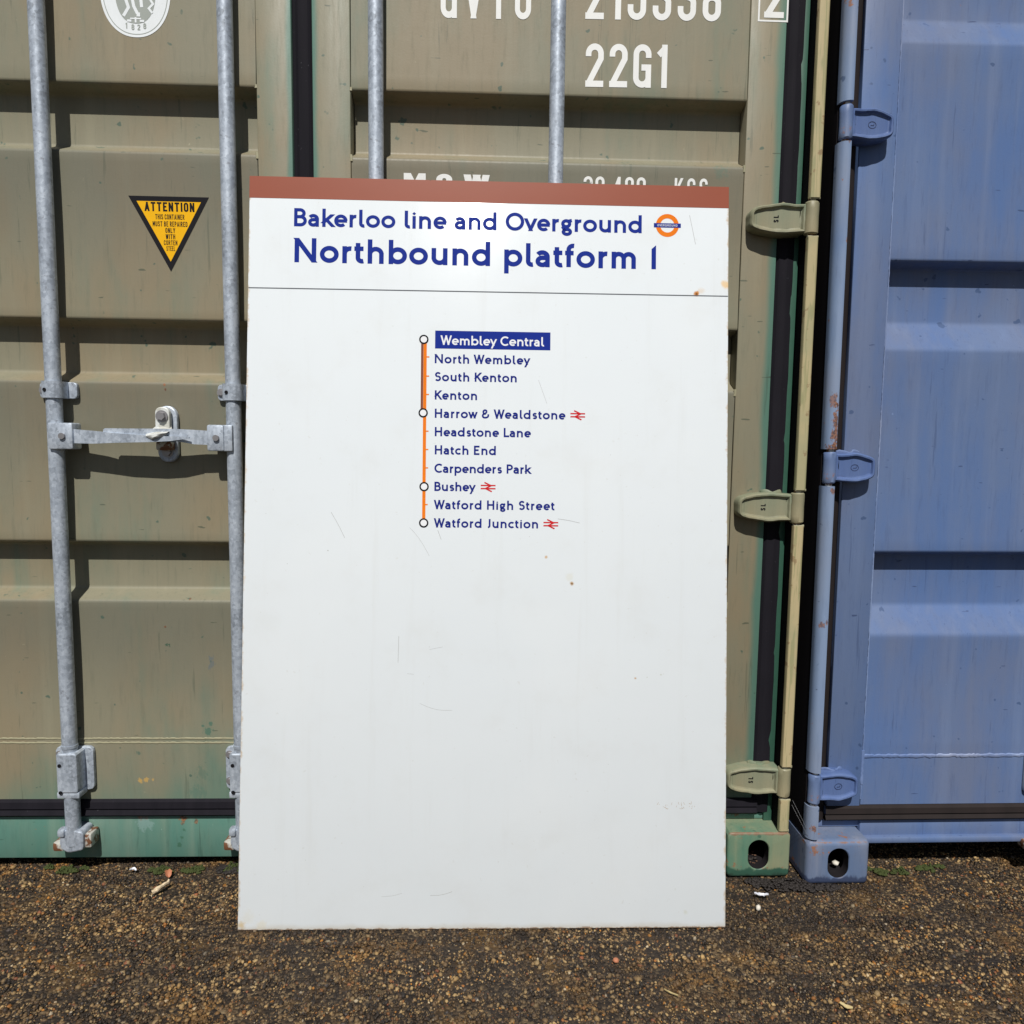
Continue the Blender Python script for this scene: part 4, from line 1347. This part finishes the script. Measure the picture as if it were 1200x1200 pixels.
# oval inspection badge, cut by the top of the picture
mb = MB()
ocx, ocz = -.384, 2.124
el = lambda rx, rz, p=2.4: [(ocx + math.copysign(rx * abs(math.cos(t)) ** (2 / p), math.cos(t)), ocz + math.copysign(rz * abs(math.sin(t)) ** (2 / p), math.sin(t))) for t in (2 * math.pi * i / 72 for i in range(72))]
flat(mb, el(.080, .104, 2.15), yl, 0)
band(mb, el(.0735, .0975, 2.15), .0018, yl - .0002, 1, True)
flat(mb, el(.046, .074, 2.3), yl - .0003, 1)
for i, ch in enumerate("1828"):
    write(mb, ch, Cn, ocx - .024 + i * .0135, ocz - .0885 + .0015 * abs(i - 1.5) ** 2, .0125, w=.17, y=yl - .0005, mi=1, xs=.0135)
yk = yl - .0006
for pl, w in (([(-.408, 2.110), (-.400, 2.085), (-.412, 2.066)], .007), ([(-.392, 2.112), (-.388, 2.088), (-.380, 2.072)], .007), ([(-.372, 2.112), (-.370, 2.086)], .007),
              ([(-.352, 2.106), (-.344, 2.094), (-.354, 2.084), (-.346, 2.074)], .005), ([(-.382, 2.070), (-.374, 2.070)], .009),
              ([(-.397, 2.061), (-.372, 2.061)], .003), ([(-.3845, 2.064), (-.3845, 2.052)], .004), ([(-.404, 2.056), (-.394, 2.056)], .005), ([(-.375, 2.056), (-.365, 2.056)], .005)):
    band(mb, pl, w, yk, 0)
    yk -= 3e-5
mk("inspection_badge", mb, [M['sticker_white'], M['sticker_grey']], ld)

for d_ in (rd, ld):
    for o in d_.children:
        if o.name.split('.')[0] in ("owner_lettering", "serial_lettering", "size_lettering", "weight_lettering", "warning_sticker", "inspection_badge"):
            bm = bmesh.new(); bm.from_mesh(o.data)
            zs_ = [v.co.z for v in bm.verts]
            z_ = min(zs_) + .004
            while z_ < max(zs_):
                bmesh.ops.bisect_plane(bm, geom=bm.verts[:] + bm.edges[:] + bm.faces[:], plane_co=(0, 0, z_), plane_no=(0, 0, 1))
                z_ += .008
            bm.to_mesh(o.data); bm.free()
            for v in o.data.vertices: v.co.y += sag_at(v.co.z, GP['recess'], GP['sag'], GP['door_z'][1] - .03) - .0001

# ------------------------------------------------------------------ the sign
sign = thing("platform_sign", "large white enamel station sign with brown top band leaning on the green container", "sign",
             (0.43864, -0.19250, 0.0014), (math.radians(-6.343), 0, -0.0048))
SW, SH, ST = .5519, 1.7059, .012
mb = MB()
mb.box(-SW, SW, 0, .0022, 0, SH, 0, .0009, 2)
mk("panel", mb, M['enamel'], sign)
mb = MB()
for a in ((-SW + .0003, -SW + .002, .0023, ST, .0003, SH - .0003), (SW - .002, SW - .0003, .0023, ST, .0003, SH - .0003),
          (-SW + .0021, SW - .0021, .0023, ST, .0003, .002), (-SW + .0021, SW - .0021, .0023, ST, SH - .002, SH - .0003)):
    mb.box(*a)
mk("folded_edge", mb, M['sign_edge'], sign)
mb = MB()
mb.box(-SW - .0003, SW + .0003, -.0004, ST - .004, 1.6560, SH + .0004, 0, .0003, 1)
mk("header_band", mb, M['brown_enamel'], sign)
mb = MB(); flat(mb, [(-SW + .001, 1.4483), (SW - .001, 1.4493), (SW - .001, 1.4518), (-SW + .001, 1.4508)], -.0002); mk("ruled_line", mb, M['ink_grey'], sign)


def sign_text(name, text, x0, base, cap, w, x1, gap=.17, mat='ink_blue', y=-.0002, slope=0, parent=None):
    mb = MB()
    # letterspace so that the letters keep their natural width
    t0, t1 = (write(MB(), text, Jn, 0, 0, 1, w=w, gap=g_, xs=1.0) for g_ in (0.0, 0.1))
    gap = ((x1 - x0) / cap - t0) / ((t1 - t0) / .1)
    print("TEXTGAP", text, round(gap, 3))
    gap = max(-.035, min(.05, gap))
    write(mb, text, Jn, x0, base, cap, w=w, gap=gap, x1=x1, y=y, slope=slope)
    o = mk(name, mb, M[mat], parent or sign)
    o['label'] = "lettering reading " + text
    return o


sign_text("title_lettering", "Bakerloo line and Overground", -.4501, 1.5925, .0420, .182, .3488, .155, slope=.0012)
sign_text("title_lettering", "Northbound platform 1", -.4480, 1.5100, .0560, .188, .3832, .155)
for (t, x0, z0, x1) in (("North Wembley", -.1257, 1.2837, .0925), ("South Kenton", -.1252, 1.2425, .0625), ("Kenton", -.1247, 1.2003, -.0281),
                        ("Harrow & Wealdstone", -.1242, 1.1583, .1752), ("Headstone Lane", -.1237, 1.1162, .0961), ("Hatch End", -.1232, 1.0745, .0162),
                        ("Carpenders Park", -.1237, 1.0325, .0968), ("Bushey", -.1232, .9909, -.0298), ("Watford High Street", -.1237, .9494, .1534),
                        ("Watford Junction", -.1232, .9076, .1146)):
    sign_text("station_name", t, x0, z0, .0212, .190, x1, .19, 'ink_navy')
mb = MB(); flat(mb, [(-.1255, 1.3176), (.1392, 1.3176), (.1392, 1.3589), (-.1255, 1.3589)], -.0002); bx = mk("highlight_box", mb, M['ink_blue'], sign)
sign_text("station_name", "Wembley Central", -.1126, 1.3262, .0218, .165, .1256, .19, 'ink_white', y=-.0004)

mb = MB()
cx, cz = .4085, 1.6129
ro, ri = .0268, .0164
ann = lambda r: [(cx + r * math.cos(t), -.0002, cz + r * math.sin(t)) for t in (2 * math.pi * i / 64 for i in range(64))]
mb.rings([ann(ro), ann(ri)], 0, False)
flat(mb, [(cx - .0315, cz - .0050), (cx + .0315, cz - .0050), (cx + .0315, cz + .0050), (cx - .0315, cz + .0050)], -.0004, 1)
write(mb, "OVERGROUND", Jn, cx - .0235, cz - .0025, .0050, w=.16, gap=.22, x1=cx + .0235, y=-.0006, mi=2, lift=8e-6)
mk("roundel", mb, [M['ink_orange'], M['ink_blue'], M['ink_white']], sign)

mb = MB(); flat(mb, [(-.1568, 1.169), (-.1514, 1.169), (-.1519, 1.338), (-.1573, 1.338)], -.00015); mk("route_line", mb, M['ink_brown'], sign)['label'] = "brown route line beside the orange one"
mb = MB()
flat(mb, [(-.1512, 1.169), (-.1437, 1.169), (-.1443, 1.338), (-.1517, 1.338)], -.0002)
flat(mb, [(-.1503, .918), (-.1430, .918), (-.1437, 1.169), (-.1511, 1.169)], -.00025)
for i, z in enumerate((1.2979, 1.2538, 1.2117, 1.1276, 1.0856, 1.0436, .9597)):
    flat(mb, [(-.1450, z - .0014), (-.1380, z - .0014), (-.1380, z + .0014), (-.1450, z + .0014)], -.0003)
mk("route_line", mb, M['ink_orange'], sign)
for x, z in ((-.1512, 1.338), (-.1508, 1.1694), (-.1467, 1.0006), (-.1466, .9178)):
    mb = MB()
    cc = [(x + .0090 * math.cos(t), z + .0090 * math.sin(t)) for t in (2 * math.pi * i / 40 for i in range(40))]
    flat(mb, cc, -.00045, 1)
    band(mb, cc, .0034, -.0006, 0, True)
    mk("interchange_ring", mb, [M['ink_black'], M['ink_white']], sign)
for x, z in ((.2037, 1.1688), (-.0006, 1.0012), (.1439, .9177)):
    mb = MB()
    w = .0031
    for k, pl in enumerate(([(-.017, .0036), (.017, .0036)], [(-.017, -.0036), (.017, -.0036)])):
        band(mb, [(x + a, z + b) for a, b in pl], w, -.0002 - k * 3e-5)
    for k, (a, b) in enumerate((((-.0085, .0105), (.006, .0036)), ((.0075, .0036), (-.0065, -.0036)), ((-.0055, -.0036), (.0085, -.0105)))):
        flat(mb, [(x + min(a[0], b[0]) - .002, z + (a[1] if a[0] < b[0] else b[1])), (x + min(a[0], b[0]) + .002 - .0, z + (a[1] if a[0] < b[0] else b[1])),
                  (x + max(a[0], b[0]) + .002, z + (b[1] if a[0] < b[0] else a[1])), (x + max(a[0], b[0]) - .002, z + (b[1] if a[0] < b[0] else a[1]))]
             if False else [v[:] for v in ribbon([(x + a[0], z + a[1]), (x + b[0], z + b[1])], w)[0]], -.00026 - k * 3e-5)
    mk("double_arrow_symbol", mb, M['ink_red'], sign)

# scratches: hair-thin cuts in the glaze
mb = MB()
for i, ((x0, z0), (x1, z1), bow) in enumerate((((-.3567, .940), (-.3251, .882), .002), ((-.1785, .9068), (-.1332, .843), .006), ((-.1144, .9015), (-.1064, .8802), 0),
                                 ((-.2317, .0734), (-.1858, .0808), -.002), ((-.1222, .0757), (-.0723, .0841), -.003), ((-.1505, .5079), (-.0768, .4927), -.006),
                                 ((.4602, 1.6379), (.4745, 1.5704), .001), ((.1125, 1.2489), (.1326, 1.1941), 0), ((-.20, .66), (-.201, .60), 0), ((-.13, .63), (-.10, .636), 0),
                                 ((.16, .93), (.21, .921), .001), ((-.18, .575), (-.165, .574), 0))):
    k = 8
    pl = [(x0 + (x1 - x0) * t / k, z0 + (z1 - z0) * t / k + bow * math.sin(math.pi * t / k)) for t in range(k + 1)]
    band(mb, pl, .0006 if i % 2 else .0009, -.00012 - i * 5e-6)
rg = random.Random(3)
for i in range(26):      # the worn scribble near the lower right corner
    x = .389 + rg.random() * .094
    z = .2742 + rg.uniform(-.006, .006)
    a = rg.uniform(.5, 2.6)
    l = rg.uniform(.002, .008)
    band(mb, [(x, z), (x + l * math.cos(a), z + l * math.sin(a) * .8)], .0007, -.00013 - i * 4e-6, 1)
mk("scratch", mb, [M['scratch'], plain("brown scuff", (0.42, 0.34, 0.26), .7)], sign)['kind'] = 'stuff'

# ------------------------------------------------------------------ litter, moss and loose things on the ground
def scatter_blob(name, spots, count, mat, size, flatness=.8, spread=.02, zmul=1.0):
    P_ = []
    for k in range(count):
        cx_, cy_, r, hgt = spots[k % len(spots)]
        a, d = rng.uniform(0, 6.283), r * math.sqrt(rng.uniform(0, 1))
        P_.append((cx_ + d * math.cos(a) * 1.6, cy_ + d * math.sin(a) * .7, rng.uniform(0, hgt) * (1 - d / r)))
    P_ = np.array(P_)
    o = stone_mesh(name, P_, rng.uniform(size * .5, size, len(P_)), flatness, mat, .4)
    o['kind'] = 'stuff'
    return o


_rm = random.Random(21)
MS = []
for cx_, cy_, w_ in ((-.305, .040, .034), (-.39, .045, .030), (-.62, .05, .04), (1.50, .02, .05), (1.60, .03, .05), (1.345, .03, .012), (-.20, .055, .03)):
    for q_ in range(9):
        MS.append((cx_ + _rm.gauss(0, w_ * .55), cy_ + _rm.gauss(0, .007), _rm.uniform(.003, .009), _rm.uniform(.006, .016)))
scatter_blob("moss", MS, 5200, M['moss'], .0024, 1.3)
scatter_blob("leaf_litter", [(1.17, -.035, .035, .012), (1.215, -.03, .03, .016), (1.13, -.02, .02, .01), (1.24, -.045, .025, .01), (1.30, -.045, .02, .008), (-.2, .05, .03, .006), (1.10, 0.03, .02, .045), (1.14, .04, .02, .035), (1.19, .04, .03, .01)], 1500, M['litter'], .0055, .45)


M['dead_leaves'] = plain("brown rotted leaves", (0.10, 0.052, 0.030), 0.8)
scatter_blob("dead_leaves", [(1.138, .028, .020, .034), (1.138, .06, .030, .045), (1.330, .01, .018, .012), (1.345, .03, .02, .022), (1.10, .055, .03, .01), (1.0, .06, .05, .01)], 700, M['dead_leaves'], .0050, .4)


def bent_sheet(name, w, l, mat, label, cat, loc, rotz, curl, thick=.0012, seed=0, tilt=0.0, jag=.15):
    rg = random.Random(seed)
    mb = MB()
    rows = []
    nu, nv = 6, 9
    for j in range(nv):
        t = j / (nv - 1)
        ww = w * (math.sin(math.pi * (.08 + .84 * t)) ** .6)
        rows.append([((u_ / (nu - 1) - .5) * ww * (1 + rg.uniform(-jag, jag)), (t - .5) * l, curl * ((u_ / (nu - 1) - .5) ** 2 * 4 - .2) + curl * .5 * math.sin(t * 5 + seed) + rg.uniform(-1, 1) * thick * .8) for u_ in range(nu)])
    top = [[(x, y, z + thick) for x, y, z in r] for r in rows]
    mb.rings(top, 0, True, False, False, closed=False)
    mb.rings([r[::-1] for r in rows], 0, True, False, False, closed=False)
    edge_t = top[0] + [r[-1] for r in top[1:]] + top[-1][::-1][1:] + [r[0] for r in top[::-1]][1:-1]
    edge_b = rows[0] + [r[-1] for r in rows[1:]] + rows[-1][::-1][1:] + [r[0] for r in rows[::-1]][1:-1]
    mb.rings([edge_b, edge_t], 0, False)
    o = mk(name, mb, mat, None, loc, recalc=True)
    o.rotation_euler = (tilt, 0, rotz)
    o['label'], o['category'] = label, cat
    return o


bent_sheet("wood_chip", .009, .044, M['wood'], "pale split wood chip on the asphalt left of the sign", "wood chip", (-.345, -.046, .012), math.radians(-38), .0015, .004, 2, math.radians(12), .08)
bent_sheet("dry_leaf", .016, .022, M['leaf_orange'], "curled orange leaf at the foot of the green container sill", "leaf", (-.356, .018, .009), .5, .004, .0008, 5, .4)
bent_sheet("foil_scrap", .012, .034, M['foil'], "crumpled white foil scrap in front of the green corner casting", "litter", (1.116, -.084, .006), 1.5, .003, .001, 8, .1, .4)
bent_sheet("straw_leaf", .009, .024, M['leaf_yellow'], "curved straw coloured leaf at the lower right on the asphalt", "leaf", (1.150, -.437, .005), 1.1, .003, .0009, 9, .05)
bent_sheet("foil_scrap", .008, .018, M['foil'], "small white scrap at the left by the container sill", "litter", (-.452, .035, .008), 1.4, .003, .001, 12, .1, .4)
bent_sheet("straw_leaf", .003, .030, M['leaf_yellow'], "thin straw sliver below the right end of the sign", "leaf", (.815, -.395, .004), .9, .002, .0009, 14, .02)
for (nm, x, y, z, r, lab, mt) in (("pebble", 1.340, .004, .034, .0095, "white pebble lying in the blue casting's oval hole", 'pebble'),
                               ("pebble", 1.090, -.131, .005, .008, "pale pebble on asphalt below the foil scrap", 'pebble'),
                               ("brick_chip", .72, -.30, .004, .008, "orange brick chip under the middle right of the sign", 'leaf_orange')):
    p = stone_mesh(nm, np.array([[0, 0, 0.0]]), np.array([r]), .8, M[mt], .15)
    p.location = (x, y, z)
    p['label'], p['category'] = lab, "pebble" if nm == "pebble" else "brick chip"

mb = MB()
for i, (a, b) in enumerate((((1.218, -.002, .205), (1.262, -.024, .115)), ((1.219, .004, .190), (1.258, -.026, .110)))):
    mb.cyl(a, b, .00022, 5)
o = mk("cobweb", mb, M['web'])
o['label'], o['category'] = "thin cobweb threads strung between the two containers near the ground", "cobweb"
